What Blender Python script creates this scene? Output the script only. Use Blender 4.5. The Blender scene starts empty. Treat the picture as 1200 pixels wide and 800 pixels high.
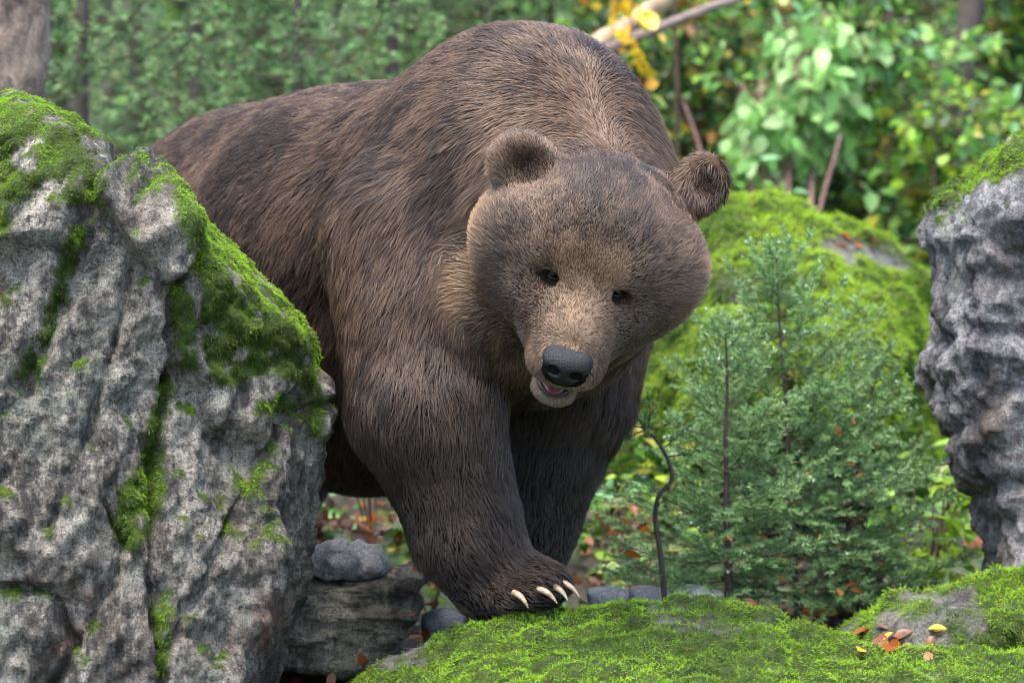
import bpy, math, time
import numpy as np
from mathutils import Vector
T0 = time.time()
RNG = np.random.default_rng(7)
scene = bpy.context.scene
COL = scene.collection

# ------------------------------------------------------------------ camera
CAM = np.array([0.0, -9.2, 1.15]); LENS = 150.0; PITCH = math.radians(-3.5)
cam_d = bpy.data.cameras.new("camera"); cam = bpy.data.objects.new("camera", cam_d); COL.objects.link(cam)
cam.location = CAM; cam.rotation_euler = (math.radians(90) + PITCH, 0, 0)
cam_d.lens = LENS; cam_d.sensor_width = 36; cam_d.clip_end = 1000; cam_d.clip_start = 0.1
cam_d.dof.use_dof = True; cam_d.dof.focus_distance = 8.85; cam_d.dof.aperture_fstop = 3.8
scene.camera = cam

# ------------------------------------------------------------------ light
SUN_EL, SUN_AZ = 74.0, 215.0     # overcast: high and broad, from over the camera's shoulder
world = bpy.data.worlds.new("World"); scene.world = world; world.use_nodes = True
wn = world.node_tree.nodes; wl = world.node_tree.links
sky = wn.new("ShaderNodeTexSky"); sky.sky_type = 'NISHITA'; sky.sun_disc = False
sky.sun_elevation = math.radians(SUN_EL); sky.sun_rotation = math.radians(SUN_AZ)
sky.air_density = 1.0; sky.dust_density = 6.0; sky.ozone_density = 0.3; sky.altitude = 800
wl.new(sky.outputs[0], wn["Background"].inputs[0]); wn["Background"].inputs[1].default_value = 0.15
sun_d = bpy.data.lights.new("sun", 'SUN'); sun = bpy.data.objects.new("sun", sun_d); COL.objects.link(sun)
sun_d.energy = 1.5; sun_d.angle = math.radians(35); sun_d.color = (1.0, 0.95, 0.88)
_e, _a = math.radians(SUN_EL), math.radians(SUN_AZ)
sun_dir = Vector((math.sin(_a) * math.cos(_e), math.cos(_a) * math.cos(_e), math.sin(_e)))
sun.rotation_euler = sun_dir.to_track_quat('Z', 'Y').to_euler(); sun.location = (0, 0, 10)
scene.view_settings.view_transform = 'Standard'; scene.view_settings.look = 'None'
scene.view_settings.gamma = 1.0; scene.view_settings.exposure = 2.2
scene.render.engine = 'CYCLES'
cy = scene.cycles
cy.max_bounces = 6; cy.diffuse_bounces = 3; cy.glossy_bounces = 3; cy.transmission_bounces = 4; cy.transparent_max_bounces = 4
cy.use_denoising = True
try: cy.denoiser = 'OPENIMAGEDENOISE'
except Exception: pass
cy.use_adaptive_sampling = True; cy.adaptive_threshold = 0.015
cy.sample_clamp_indirect = 6.0; cy.pixel_filter_type = 'BLACKMAN_HARRIS'; cy.filter_width = 1.05
scene.cycles_curves.shape = 'RIBBONS'; scene.cycles_curves.subdivisions = 2

# ------------------------------------------------------------------ pixel (1200x800) -> point at depth Y
_cp, _sp = math.cos(PITCH), math.sin(PITCH)
def P(px, py, Y):
    k = 36.0 / LENS / 1200.0
    a = (px - 600) * k; b = (400 - py) * k
    d = np.array([a, _cp - b * _sp, _sp + b * _cp])
    t = (Y - CAM[1]) / d[1]
    return CAM + d * t
def PIX(p):
    k = 36.0 / LENS / 1200.0
    q = np.asarray(p) - CAM
    f = q[..., 1] * _cp + q[..., 2] * _sp; u = -q[..., 1] * _sp + q[..., 2] * _cp
    return 600 + q[..., 0] / f / k, 400 - u / f / k
def PXM(Y): return 1200 * LENS / 36.0 / (Y - CAM[1])        # pixels per metre at that depth

# ------------------------------------------------------------------ numpy noise
def _h(ix, iy, iz, s):
    h = (ix.astype(np.uint32) * np.uint32(374761393) + iy.astype(np.uint32) * np.uint32(668265263)
         + iz.astype(np.uint32) * np.uint32(2147483647) + np.uint32(s * 974711 + 12345))
    h = (h ^ (h >> np.uint32(13))) * np.uint32(1274126177)
    h = (h ^ (h >> np.uint32(15))) * np.uint32(2246822519)
    return ((h ^ (h >> np.uint32(16))) & np.uint32(0xffffff)).astype(np.float32) / np.float32(0xffffff)
def vnoise(p, s=0):
    p = np.asarray(p, np.float32); f = np.floor(p); i = f.astype(np.int64); w = p - f
    w = w * w * w * (w * (w * 6 - 15) + 10)
    x, y, z = i[..., 0], i[..., 1], i[..., 2]; u, v, t = w[..., 0], w[..., 1], w[..., 2]
    def L(a, b, q): return a + (b - a) * q
    return L(L(L(_h(x, y, z, s), _h(x+1, y, z, s), u), L(_h(x, y+1, z, s), _h(x+1, y+1, z, s), u), v),
             L(L(_h(x, y, z+1, s), _h(x+1, y, z+1, s), u), L(_h(x, y+1, z+1, s), _h(x+1, y+1, z+1, s), u), v), t) * 2 - 1
def fbm(p, o=4, s=0, g=0.5):
    p = np.asarray(p, np.float32); r = 0; a = 1.0; n = 0
    for k in range(o):
        r = r + a * vnoise(p * (2.03 ** k) + k * 17.3, s + k); n += a; a *= g
    return r / n
def ridge(p, o=4, s=0, g=0.5):
    p = np.asarray(p, np.float32); r = 0; a = 1.0; n = 0
    for k in range(o):
        r = r + a * (1 - np.abs(vnoise(p * (2.03 ** k) + k * 11.1, s + k))); n += a; a *= g
    return r / n
def facet(p, s=0, tilt=0.45):
    """broken rock: every cell of space has its own height and its own tilted plane"""
    p = np.asarray(p, np.float32); i0 = np.floor(p).astype(np.int64); best = np.full(p.shape[0], 1e9, np.float32); out = np.zeros(p.shape[0], np.float32)
    for dx in (-1, 0, 1):
        for dy in (-1, 0, 1):
            for dz in (-1, 0, 1):
                c = i0 + np.array([dx, dy, dz]); x, y, z = c[:, 0], c[:, 1], c[:, 2]
                q = c + np.stack([_h(x, y, z, s + k) for k in (1, 2, 3)], 1); e = p - q; d = (e ** 2).sum(1); m = d < best
                v = (_h(x, y, z, s + 4) - 0.5) + tilt * sum((_h(x, y, z, s + 5 + k) - 0.5) * e[:, k] for k in range(3)) * 2
                out = np.where(m, v, out); best = np.where(m, d, best)
    return out
_RQ = np.linalg.qr(np.random.default_rng(3).normal(0, 1, (3, 3)))[0].astype(np.float32)
def plane_noise(p, s=0):
    """flat facets that meet in creases: linear inside the tetrahedra of a lattice"""
    p = np.asarray(p, np.float32) @ _RQ; f = np.floor(p); i = f.astype(np.int64); w = p - f
    o = np.argsort(-w, axis=1); ws = np.take_along_axis(w, o, 1); c = i.copy(); h0 = _h(c[:, 0], c[:, 1], c[:, 2], s); r = h0 * (1 - ws[:, 0])
    for k in range(3):
        c = c.copy(); c[np.arange(len(c)), o[:, k]] += 1; r = r + _h(c[:, 0], c[:, 1], c[:, 2], s) * (ws[:, k] - (ws[:, k + 1] if k < 2 else 0))
    return r * 2 - 1
def crags(p, o, s=0, g=0.45):
    r = 0; a = 1.0
    for k in range(o): r = r + a * plane_noise(np.asarray(p) * (2.4 ** k) + k * 7.7, s + k); a *= g
    return r
def sstep(a, b, x):
    t = np.clip((x - a) / (b - a), 0, 1); return t * t * (3 - 2 * t)
def nrm(v): return v / np.maximum(np.linalg.norm(v, axis=-1, keepdims=True), 1e-9)

# ------------------------------------------------------------------ signed distances and their surface
def smin(a, b, k):
    h = np.clip(0.5 + 0.5 * (b - a) / k, 0, 1); return b + (a - b) * h - k * h * (1 - h)
def smax(a, b, k): return -smin(-a, -b, k)
class Field:
    def __init__(s, xs, ys, zs):
        s.ax = [np.asarray(q, np.float32) for q in (xs, ys, zs)]
        s.v = np.full([len(q) for q in s.ax], 9.0, np.float32)
    def win(s, lo, hi):
        sl = []
        for a, l, h in zip(s.ax, lo, hi):
            i0 = max(0, np.searchsorted(a, l) - 1); i1 = min(len(a), np.searchsorted(a, h) + 1); sl.append(slice(i0, i1))
        return tuple(sl)
    def pts(s, sl): return np.meshgrid(s.ax[0][sl[0]], s.ax[1][sl[1]], s.ax[2][sl[2]], indexing='ij', sparse=True)
    def put(s, fn, lo, hi, k, sub=False):
        m = k + 0.09; sl = s.win(np.asarray(lo) - m, np.asarray(hi) + m)
        if any(q.stop <= q.start for q in sl): return
        d = fn(*s.pts(sl)); w = s.v[sl]
        s.v[sl] = smax(w, -d, k) if sub else smin(w, d, k)
    def ball(s, c, r, k=0.05, R=None, sub=False):
        c = np.asarray(c, float); r = np.asarray(r, float) * np.ones(3); R = np.eye(3) if R is None else np.asarray(R)   # rows of R: the axes
        def fn(X, Y, Z):
            X, Y, Z = X - c[0], Y - c[1], Z - c[2]
            q = [(R[i, 0] * X + R[i, 1] * Y + R[i, 2] * Z) for i in range(3)]
            k0 = np.sqrt(sum((q[i] / r[i]) ** 2 for i in range(3))); k1 = np.sqrt(sum((q[i] / r[i] ** 2) ** 2 for i in range(3)))
            return (k0 * (k0 - 1) / np.maximum(k1, 1e-6)).astype(np.float32)
        e = np.sqrt(((R * r[:, None]) ** 2).sum(0)); s.put(fn, c - e, c + e, k, sub)
    def cone(s, a, b, ra, rb, k=0.05, sub=False):
        a = np.asarray(a, float); b = np.asarray(b, float); ba = b - a; L = max((ba ** 2).sum(), 1e-9)
        def fn(X, Y, Z):
            X, Y, Z = X - a[0], Y - a[1], Z - a[2]
            t = np.clip((X * ba[0] + Y * ba[1] + Z * ba[2]) / L, 0, 1)
            return (np.sqrt((X - t * ba[0]) ** 2 + (Y - t * ba[1]) ** 2 + (Z - t * ba[2]) ** 2) - (ra + (rb - ra) * t)).astype(np.float32)
        s.put(fn, np.minimum(a - ra, b - rb), np.maximum(a + ra, b + rb), k, sub)
    def mesh(s, smooth=2):
        v = s.v; ins = v < 0; n = np.array(v.shape)
        c = np.zeros(n - 1, np.int8)
        for i in (0, 1):
            for j in (0, 1):
                for k in (0, 1): c += ins[i:n[0]-1+i, j:n[1]-1+j, k:n[2]-1+k]
        act = (c > 0) & (c < 8); I = np.argwhere(act); idx = np.full(act.shape, -1, np.int64); idx[act] = np.arange(len(I))
        acc = np.zeros((len(I), 3)); cnt = np.zeros(len(I))
        corners = [(i, j, k) for i in (0, 1) for j in (0, 1) for k in (0, 1)]
        for p in corners:
            for ax in range(3):
                if p[ax]: continue
                q = list(p); q[ax] = 1
                A = I + np.array(p); B = I + np.array(q)
                va = v[tuple(A.T)]; vb = v[tuple(B.T)]; m = (va < 0) != (vb < 0)
                t = np.where(m, va / np.where(np.abs(va - vb) < 1e-9, 1, va - vb), 0)
                pa = np.stack([s.ax[d][A[:, d]] for d in range(3)], 1); pb = np.stack([s.ax[d][B[:, d]] for d in range(3)], 1)
                acc += np.where(m[:, None], pa + (pb - pa) * t[:, None], 0); cnt += m
        V = acc / np.maximum(cnt, 1)[:, None]
        F = []
        for ax in range(3):
            o1, o2 = (ax + 1) % 3, (ax + 2) % 3
            sa = [slice(None)] * 3; sb = [slice(None)] * 3; sa[ax] = slice(0, -1); sb[ax] = slice(1, None)
            a = ins[tuple(sa)]; b = ins[tuple(sb)]; E = np.argwhere(a != b)
            ok = (E[:, o1] > 0) & (E[:, o2] > 0) & (E[:, o1] < n[o1] - 1) & (E[:, o2] < n[o2] - 1); E = E[ok]
            def cell(d1, d2):
                q = E.copy(); q[:, o1] += d1; q[:, o2] += d2; return idx[tuple(q.T)]
            Q = np.stack([cell(-1, -1), cell(0, -1), cell(0, 0), cell(-1, 0)], 1)
            fl = ~a[tuple(E.T)]; Q[fl] = Q[fl][:, ::-1]; F.append(Q)
        F = np.concatenate(F)
        for _ in range(smooth): V = lap(V, F, 0.5)
        return V, F
def lap(V, F, w):
    S = np.zeros_like(V); C = np.zeros(len(V)); m = F.shape[1]
    for i in range(m):
        a, b = F[:, i], F[:, (i + 1) % m]
        for ch in range(3): S[:, ch] += np.bincount(a, V[b, ch], len(V)) + np.bincount(b, V[a, ch], len(V))
        C += np.bincount(a, minlength=len(V)) + np.bincount(b, minlength=len(V))
    return V + (S / np.maximum(C, 1)[:, None] - V) * w
def normals(V, F):
    d = np.cross(V[F[:, 2]] - V[F[:, 0]], V[F[:, 3 if F.shape[1] == 4 else 1]] - V[F[:, 1 if F.shape[1] == 4 else 0]]) * (1 if F.shape[1] == 4 else -1)
    N = np.zeros_like(V)
    for i in range(F.shape[1]):
        for ch in range(3): N[:, ch] += np.bincount(F[:, i], d[:, ch], len(V))
    return nrm(N)
def sample(V, F, N, n, w=None):
    T = np.concatenate([F[:, [0, 1, 2]], F[:, [0, 2, 3]]]) if F.shape[1] == 4 else F
    A = np.linalg.norm(np.cross(V[T[:, 1]] - V[T[:, 0]], V[T[:, 2]] - V[T[:, 0]]), axis=1)
    if w is not None: A = A * w[T].mean(1)
    c = np.cumsum(A); t = np.minimum(np.searchsorted(c, RNG.random(n) * c[-1]), len(T) - 1)
    a, b = RNG.random(n), RNG.random(n); s = a + b > 1; a[s] = 1 - a[s]; b[s] = 1 - b[s]; B = np.stack([1 - a - b, a, b], 1)
    return (V[T[t]] * B[..., None]).sum(1), nrm((N[T[t]] * B[..., None]).sum(1)), T[t], B

# ------------------------------------------------------------------ objects
def tag(o, label=None, cat=None, group=None, kind=None):
    for k, v in (("label", label), ("category", cat), ("group", group), ("kind", kind)):
        if v: o[k] = v
    return o
def link(name, data, parent=None, loc=None):
    o = bpy.data.objects.new(name, data); COL.objects.link(o)
    if parent is not None: o.parent = parent
    if loc is not None: o.location = loc
    return o
def worldloc(o):
    w = np.zeros(3)
    while o is not None: w = w + np.array(o.location); o = o.parent
    return w
def fill(me, V, F, smooth=True, attrs=None):
    V = np.asarray(V, np.float32); F = np.asarray(F, np.int32); m = F.shape[1]
    me.vertices.add(len(V)); me.vertices.foreach_set("co", V.ravel())
    me.loops.add(F.size); me.loops.foreach_set("vertex_index", F.ravel())
    me.polygons.add(len(F)); me.polygons.foreach_set("loop_start", np.arange(0, F.size, m, dtype=np.int32))
    me.update(calc_edges=True)
    me.polygons.foreach_set("use_smooth", np.full(len(F), smooth))
    for k, a in (attrs or {}).items():
        a = np.asarray(a, np.float32)
        if a.ndim == 1: me.attributes.new(k, 'FLOAT', 'POINT').data.foreach_set("value", a)
        else:
            if a.shape[1] == 3: a = np.concatenate([a, np.ones((len(a), 1), np.float32)], 1)
            me.attributes.new(k, 'FLOAT_COLOR', 'POINT').data.foreach_set("color", a.ravel())
    me.validate(); return me
def mk(name, V, F, mat, parent=None, origin=None, smooth=True, attrs=None):
    V = np.asarray(V, float); me = bpy.data.meshes.new(name)
    if origin is None: origin = worldloc(parent) if parent is not None else np.array([V[:, 0].mean(), V[:, 1].mean(), V[:, 2].min()])
    origin = np.asarray(origin, float)
    fill(me, V - origin, F, smooth, attrs)
    if mat: me.materials.append(mat)
    return link(name, me, parent, origin - (worldloc(parent) if parent is not None else 0))
def empty(name, loc):
    o = link(name, None, None, loc); o.empty_display_size = 0.1; return o
def strands(name, pts, rad, col, mat, parent):
    """pts n x k x 3 (world), rad k or n x k, col n x 3"""
    n, k = pts.shape[:2]; hc = bpy.data.hair_curves.new(name); hc.add_curves([k] * n)
    hc.attributes["position"].data.foreach_set("vector", (pts - worldloc(parent)).astype(np.float32).ravel())
    r = np.broadcast_to(np.asarray(rad, np.float32), (n, k)).copy()
    at = hc.attributes.get("radius") or hc.attributes.new("radius", 'FLOAT', 'POINT')
    at.data.foreach_set("value", r.ravel())
    c = np.concatenate([col, np.ones((n, 1))], 1).astype(np.float32)
    hc.attributes.new("tint", 'FLOAT_COLOR', 'CURVE').data.foreach_set("color", c.ravel())
    hc.materials.append(mat)
    o = link(name, hc, parent); o["kind"] = "stuff"; return o

def tube(pts, rad, sides=6, cap=True):
    pts = np.asarray(pts, float); n = len(pts); rad = np.ones(n) * np.asarray(rad, float)
    t = nrm(np.gradient(pts, axis=0)); ref = np.array([0.31, 0.17, 0.93]) if abs(t[0, 2]) < 0.8 else np.array([0.93, 0.17, 0.3])
    a = nrm(np.cross(t, ref)); b = np.cross(t, a)
    an = np.arange(sides) * 2 * math.pi / sides
    V = pts[:, None] + rad[:, None, None] * (np.cos(an)[None, :, None] * a[:, None] + np.sin(an)[None, :, None] * b[:, None])
    V = V.reshape(-1, 3); F = []
    i = np.arange(n - 1)[:, None] * sides; j = np.arange(sides)[None]; j2 = (j + 1) % sides
    F = np.stack([i + j, i + j2, i + sides + j2, i + sides + j], -1).reshape(-1, 4)
    if cap:
        V = np.concatenate([V, pts[:1], pts[-1:]]); c0, c1 = n * sides, n * sides + 1; e = (n - 1) * sides
        C = [[c0, (q + 1) % sides, q, q] for q in range(sides)] + [[c1, e + q, e + (q + 1) % sides, e + (q + 1) % sides] for q in range(sides)]
    return (V, F) if not cap else (V, F, np.array(C))
def tubes(lst):
    """many tubes as one quad mesh: list of (pts, rad, sides)"""
    Vs, Fs, o = [], [], 0
    for p, r, s in lst:
        V, F = tube(p, r, s, False); Vs.append(V); Fs.append(F + o); o += len(V)
    return np.concatenate(Vs), np.concatenate(Fs)
def curve(a, b, n=8, bend=(0, 0, 0), wob=0.0, seed=0):
    a, b = np.asarray(a, float), np.asarray(b, float); t = np.linspace(0, 1, n)[:, None]
    p = a + (b - a) * t + np.asarray(bend) * (4 * t * (1 - t))
    if wob: p = p + wob * np.stack([vnoise(np.stack([t[:, 0] * 4 + seed * 3.7, t[:, 0] * 0 + ch * 5.1, t[:, 0] * 0 + seed], 1), 3) for ch in range(3)], 1) * np.sqrt(t * (1.0)) 
    return p

# ------------------------------------------------------------------ materials
def mat(name):
    m = bpy.data.materials.new(name); m.use_nodes = True; nt = m.node_tree
    return m, nt, nt.nodes, nt.links, nt.nodes["Principled BSDF"]
def N_(nt, t, **kw):
    n = nt.nodes.new("ShaderNode" + t)
    for k, v in kw.items():
        if k in n.inputs: n.inputs[k].default_value = v
        else: setattr(n, k, v)
    return n
def ramp(nt, fac, stops):
    r = nt.nodes.new("ShaderNodeValToRGB"); e = r.color_ramp.elements
    while len(e) < len(stops): e.new(0.5)
    for q, (p, c) in zip(e, stops): q.position = p; q.color = (*c, 1) if len(c) == 3 else c
    nt.links.new(fac, r.inputs[0]); return r.outputs[0]
def mixc(nt, fac, a, b, mode='MIX'):
    m = nt.nodes.new("ShaderNodeMix"); m.data_type = 'RGBA'; m.blend_type = mode
    for i, v in ((0, fac), (6, a), (7, b)):
        if hasattr(v, "links"): nt.links.new(v, m.inputs[i])
        else: m.inputs[i].default_value = (*v, 1) if isinstance(v, tuple) and len(v) == 3 else v
    return m.outputs[2]
def noise(nt, vec, scale, detail=5, rough=0.6, dist=0.0):
    n = N_(nt, "TexNoise"); n.inputs["Scale"].default_value = scale; n.inputs["Detail"].default_value = detail
    n.inputs["Roughness"].default_value = rough; n.inputs["Distortion"].default_value = dist
    nt.links.new(vec, n.inputs["Vector"]); return n.outputs["Fac"]
def math_(nt, op, a, b=None):
    m = nt.nodes.new("ShaderNodeMath"); m.operation = op
    for i, v in ((0, a), (1, b)):
        if v is None: continue
        if hasattr(v, "links"): nt.links.new(v, m.inputs[i])
        else: m.inputs[i].default_value = v
    return m.outputs[0]
def bump(nt, h, strength, dist, prev=None):
    b = nt.nodes.new("ShaderNodeBump"); b.inputs["Strength"].default_value = strength; b.inputs["Distance"].default_value = dist
    nt.links.new(h, b.inputs["Height"])
    if prev is not None: nt.links.new(prev, b.inputs["Normal"])
    return b.outputs[0]

def rock_material(name, dark=(0.014, 0.014, 0.015), mid=(0.125, 0.115, 0.10), light=(0.56, 0.52, 0.44), tilt=0.5, lichen=(0.36, 0.385, 0.32), rust=True, wet=0.55):
    m, nt, nd, ln, b = mat(name)
    tc = N_(nt, "TexCoord"); mp = N_(nt, "Mapping"); ln.new(tc.outputs["Object"], mp.inputs[0])
    mp.inputs["Rotation"].default_value = (0, tilt, 0); mp.inputs["Scale"].default_value = (1.0, 1.0, 0.33)
    o = tc.outputs["Object"]; st = mp.outputs[0]
    big = noise(nt, st, 5, 6, 0.62, 0.6); fine = noise(nt, o, 75, 8, 0.72); stra = noise(nt, st, 38, 6, 0.65, 0.8); mid_n = noise(nt, o, 17, 7, 0.68, 0.4)
    v1 = math_(nt, 'ADD', math_(nt, 'MULTIPLY', big, 0.42), math_(nt, 'MULTIPLY', stra, 0.30))
    v = math_(nt, 'ADD', v1, math_(nt, 'ADD', math_(nt, 'MULTIPLY', fine, 0.26), math_(nt, 'MULTIPLY', mid_n, 0.22)))
    big2 = ramp(nt, noise(nt, st, 4.2, 4, 0.6, 1.2), [(0.33, (0, 0, 0)), (0.66, (1, 1, 1))]); str2 = ramp(nt, noise(nt, st, 24, 5, 0.65, 1.0), [(0.36, (0, 0, 0)), (0.64, (1, 1, 1))])
    v = math_(nt, 'ADD', v, math_(nt, 'ADD', math_(nt, 'MULTIPLY', math_(nt, 'SUBTRACT', big2, 0.5), 0.11), math_(nt, 'MULTIPLY', math_(nt, 'SUBTRACT', str2, 0.5), 0.11)))
    c = ramp(nt, v, [(0.46, dark), (0.585, mid), (0.655, tuple(0.5 * (a + q) for a, q in zip(mid, light))), (0.74, light)])
    tan = ramp(nt, noise(nt, o, 6, 5, 0.6), [(0.47, (0, 0, 0)), (0.66, (1, 1, 1))])
    c = mixc(nt, math_(nt, 'MULTIPLY', tan, 0.4), c, (0.26, 0.21, 0.15))
    lm = ramp(nt, math_(nt, 'ADD', math_(nt, 'MULTIPLY', noise(nt, o, 3.3, 4), 0.6), math_(nt, 'MULTIPLY', noise(nt, o, 42, 6, 0.7), 0.5)), [(0.585, (0, 0, 0)), (0.63, (1, 1, 1))])
    c = mixc(nt, math_(nt, 'MULTIPLY', lm, 0.5), c, lichen)
    grain = noise(nt, o, 230, 5, 0.75)
    c = mixc(nt, 0.75, c, ramp(nt, grain, [(0.36, (0.22, 0.22, 0.22)), (0.5, (0.5, 0.5, 0.5)), (0.64, (0.85, 0.85, 0.84))]), 'OVERLAY')
    mpc = N_(nt, "Mapping"); ln.new(tc.outputs["Object"], mpc.inputs[0]); mpc.inputs["Rotation"].default_value = (0, tilt, 0); mpc.inputs["Scale"].default_value = (1, 1, 0.3)
    lines = ramp(nt, noise(nt, mpc.outputs[0], 15, 7, 0.62, 2.2), [(0.475, (0, 0, 0)), (0.497, (1, 1, 1)), (0.503, (1, 1, 1)), (0.525, (0, 0, 0))])
    c = mixc(nt, math_(nt, 'MULTIPLY', lines, 0.3), c, dark)
    spk = ramp(nt, noise(nt, o, 130, 4, 0.6), [(0.36, (1, 1, 1)), (0.45, (0, 0, 0))])
    c = mixc(nt, math_(nt, 'MULTIPLY', spk, 0.6), c, dark)
    a = N_(nt, "Attribute"); a.attribute_name = "rust"
    if rust: c = mixc(nt, math_(nt, 'MULTIPLY', a.outputs["Fac"], ramp(nt, mid_n, [(0.42, (0, 0, 0)), (0.62, (0.75, 0.75, 0.75))])), c, (0.24, 0.09, 0.055))
    ms = N_(nt, "Attribute"); ms.attribute_name = "moss"
    mcol = ramp(nt, noise(nt, o, 30, 5), [(0.3, (0.022, 0.04, 0.008)), (0.7, (0.09, 0.14, 0.02))])
    c = mixc(nt, ms.outputs["Fac"], c, mcol)
    vo = N_(nt, "TexVoronoi"); vo.feature = 'DISTANCE_TO_EDGE'; vo.inputs["Scale"].default_value = 16; wv = nt.nodes.new("ShaderNodeVectorMath"); wv.operation = 'ADD'; nc = N_(nt, "TexNoise"); nc.inputs["Scale"].default_value = 9; nc.inputs["Detail"].default_value = 5
    ln.new(o, nc.inputs["Vector"]); sc_ = N_(nt, "VectorMath", operation='SCALE'); ln.new(nc.outputs["Color"], sc_.inputs[0]); sc_.inputs["Scale"].default_value = 0.22; ln.new(st, wv.inputs[0]); ln.new(sc_.outputs[0], wv.inputs[1]); ln.new(wv.outputs[0], vo.inputs["Vector"])
    crk = ramp(nt, vo.outputs["Distance"], [(0.0, (0, 0, 0)), (0.035, (1, 1, 1))])
    c = mixc(nt, math_(nt, 'MULTIPLY', math_(nt, 'SUBTRACT', 1.0, crk), math_(nt, 'MULTIPLY', math_(nt, 'SUBTRACT', 1.0, ms.outputs["Fac"]), 0.55)), c, dark)
    ln.new(c, b.inputs["Base Color"]); b.inputs["Roughness"].default_value = wet; b.inputs["Specular IOR Level"].default_value = 0.35
    n0 = bump(nt, crk, 0.35, 0.012); n1 = bump(nt, stra, 1.0, 0.03, n0); n2 = bump(nt, mid_n, 1.0, 0.03, n1); n3 = bump(nt, grain, 1.0, 0.006, bump(nt, fine, 1.0, 0.02, n2))
    ln.new(n3, b.inputs["Normal"]); return m

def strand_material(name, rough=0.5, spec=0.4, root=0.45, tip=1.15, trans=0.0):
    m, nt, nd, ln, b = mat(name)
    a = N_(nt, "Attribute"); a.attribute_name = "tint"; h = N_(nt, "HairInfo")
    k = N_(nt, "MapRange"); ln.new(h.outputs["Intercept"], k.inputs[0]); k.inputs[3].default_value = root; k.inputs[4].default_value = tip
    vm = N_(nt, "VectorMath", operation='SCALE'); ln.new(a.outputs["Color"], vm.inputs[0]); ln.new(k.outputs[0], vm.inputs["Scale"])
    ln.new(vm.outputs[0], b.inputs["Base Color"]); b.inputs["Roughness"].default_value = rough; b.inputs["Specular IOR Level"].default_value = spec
    if trans:
        t = N_(nt, "BsdfTranslucent"); ln.new(vm.outputs[0], t.inputs[0]); mx = N_(nt, "MixShader"); mx.inputs[0].default_value = trans
        ln.new(b.outputs[0], mx.inputs[1]); ln.new(t.outputs[0], mx.inputs[2]); ln.new(mx.outputs[0], nd["Material Output"].inputs[0])
    return m
def leaf_material(name, attr=True, stops=None, trans=0.4, rough=0.45):
    m, nt, nd, ln, b = mat(name)
    if attr:
        a = N_(nt, "Attribute"); a.attribute_name = "tint"; c = a.outputs["Color"]
    else:
        oi = N_(nt, "ObjectInfo"); c = ramp(nt, oi.outputs["Random"], stops)
        tc = N_(nt, "TexCoord"); c = mixc(nt, math_(nt, 'MULTIPLY', ramp(nt, noise(nt, tc.outputs["Object"], 90, 4), [(0.45, (0, 0, 0)), (0.7, (1, 1, 1))]), 0.45), c, (0.06, 0.03, 0.015))
    ln.new(c, b.inputs["Base Color"]); b.inputs["Roughness"].default_value = rough; b.inputs["Specular IOR Level"].default_value = 0.4
    t = N_(nt, "BsdfTranslucent"); ln.new(c, t.inputs[0]); mx = N_(nt, "MixShader"); mx.inputs[0].default_value = trans
    ln.new(b.outputs[0], mx.inputs[1]); ln.new(t.outputs[0], mx.inputs[2]); ln.new(mx.outputs[0], nd["Material Output"].inputs[0])
    return m
def bark_material(name, a=(0.05, 0.035, 0.028), c=(0.22, 0.17, 0.13), scale=14, zs=0.3, rough=0.85):
    m, nt, nd, ln, b = mat(name)
    tc = N_(nt, "TexCoord"); mp = N_(nt, "Mapping"); ln.new(tc.outputs["Object"], mp.inputs[0]); mp.inputs["Scale"].default_value = (1, 1, zs)
    n = noise(nt, mp.outputs[0], scale, 8, 0.7, 0.5); f = noise(nt, tc.outputs["Object"], scale * 6, 5, 0.7)
    ln.new(ramp(nt, math_(nt, 'ADD', math_(nt, 'MULTIPLY', n, 0.7), math_(nt, 'MULTIPLY', f, 0.3)), [(0.35, a), (0.68, c)]), b.inputs["Base Color"])
    b.inputs["Roughness"].default_value = rough; ln.new(bump(nt, f, 0.6, 0.004, bump(nt, n, 0.9, 0.02)), b.inputs["Normal"]); return m
def plain(name, col, rough=0.5, spec=0.5, coat=0.0, nscale=0, bstr=0.3, var=0.0, bdist=0.003, **kw):
    m, nt, nd, ln, b = mat(name); b.inputs["Base Color"].default_value = (*col, 1); b.inputs["Roughness"].default_value = rough
    b.inputs["Specular IOR Level"].default_value = spec; b.inputs["Coat Weight"].default_value = coat
    for k, v in kw.items(): b.inputs[k].default_value = v
    if nscale:
        tc = N_(nt, "TexCoord"); n = noise(nt, tc.outputs["Object"], nscale, 6, 0.65); ln.new(bump(nt, n, bstr, bdist), b.inputs["Normal"])
        if var: ln.new(ramp(nt, n, [(0.3, tuple(q * (1 - var) for q in col)), (0.7, tuple(min(1, q * (1 + var)) for q in col))]), b.inputs["Base Color"])
    return m

# ------------------------------------------------------------------ ground: one sheet, rising into a wooded bank behind
def ground_z(x, y):
    x = np.asarray(x, float); y = np.asarray(y, float); p = np.stack([x, y, x * 0], -1)
    z = -0.20 + 0.10 * np.clip(y - 1.2, 0, 2.5) + 0.165 * np.clip(y - 3.7, 0, 60) - 0.04 * np.clip(-y - 1.0, 0, 4)
    near = np.clip(1 - np.abs(y) / 60, 0, 1)
    return z + near * (0.035 * fbm(p * 2.2, 3, 5) + 0.10 * fbm(p * 0.5, 2, 9) * sstep(2, 6, np.abs(y)))
m_soil, nt, nd, ln, b = mat("forest_floor")
tc = N_(nt, "TexCoord"); o_ = tc.outputs["Object"]
c1 = ramp(nt, noise(nt, o_, 40, 8, 0.7), [(0.3, (0.012, 0.009, 0.006)), (0.55, (0.035, 0.022, 0.014)), (0.75, (0.08, 0.045, 0.025))])
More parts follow.
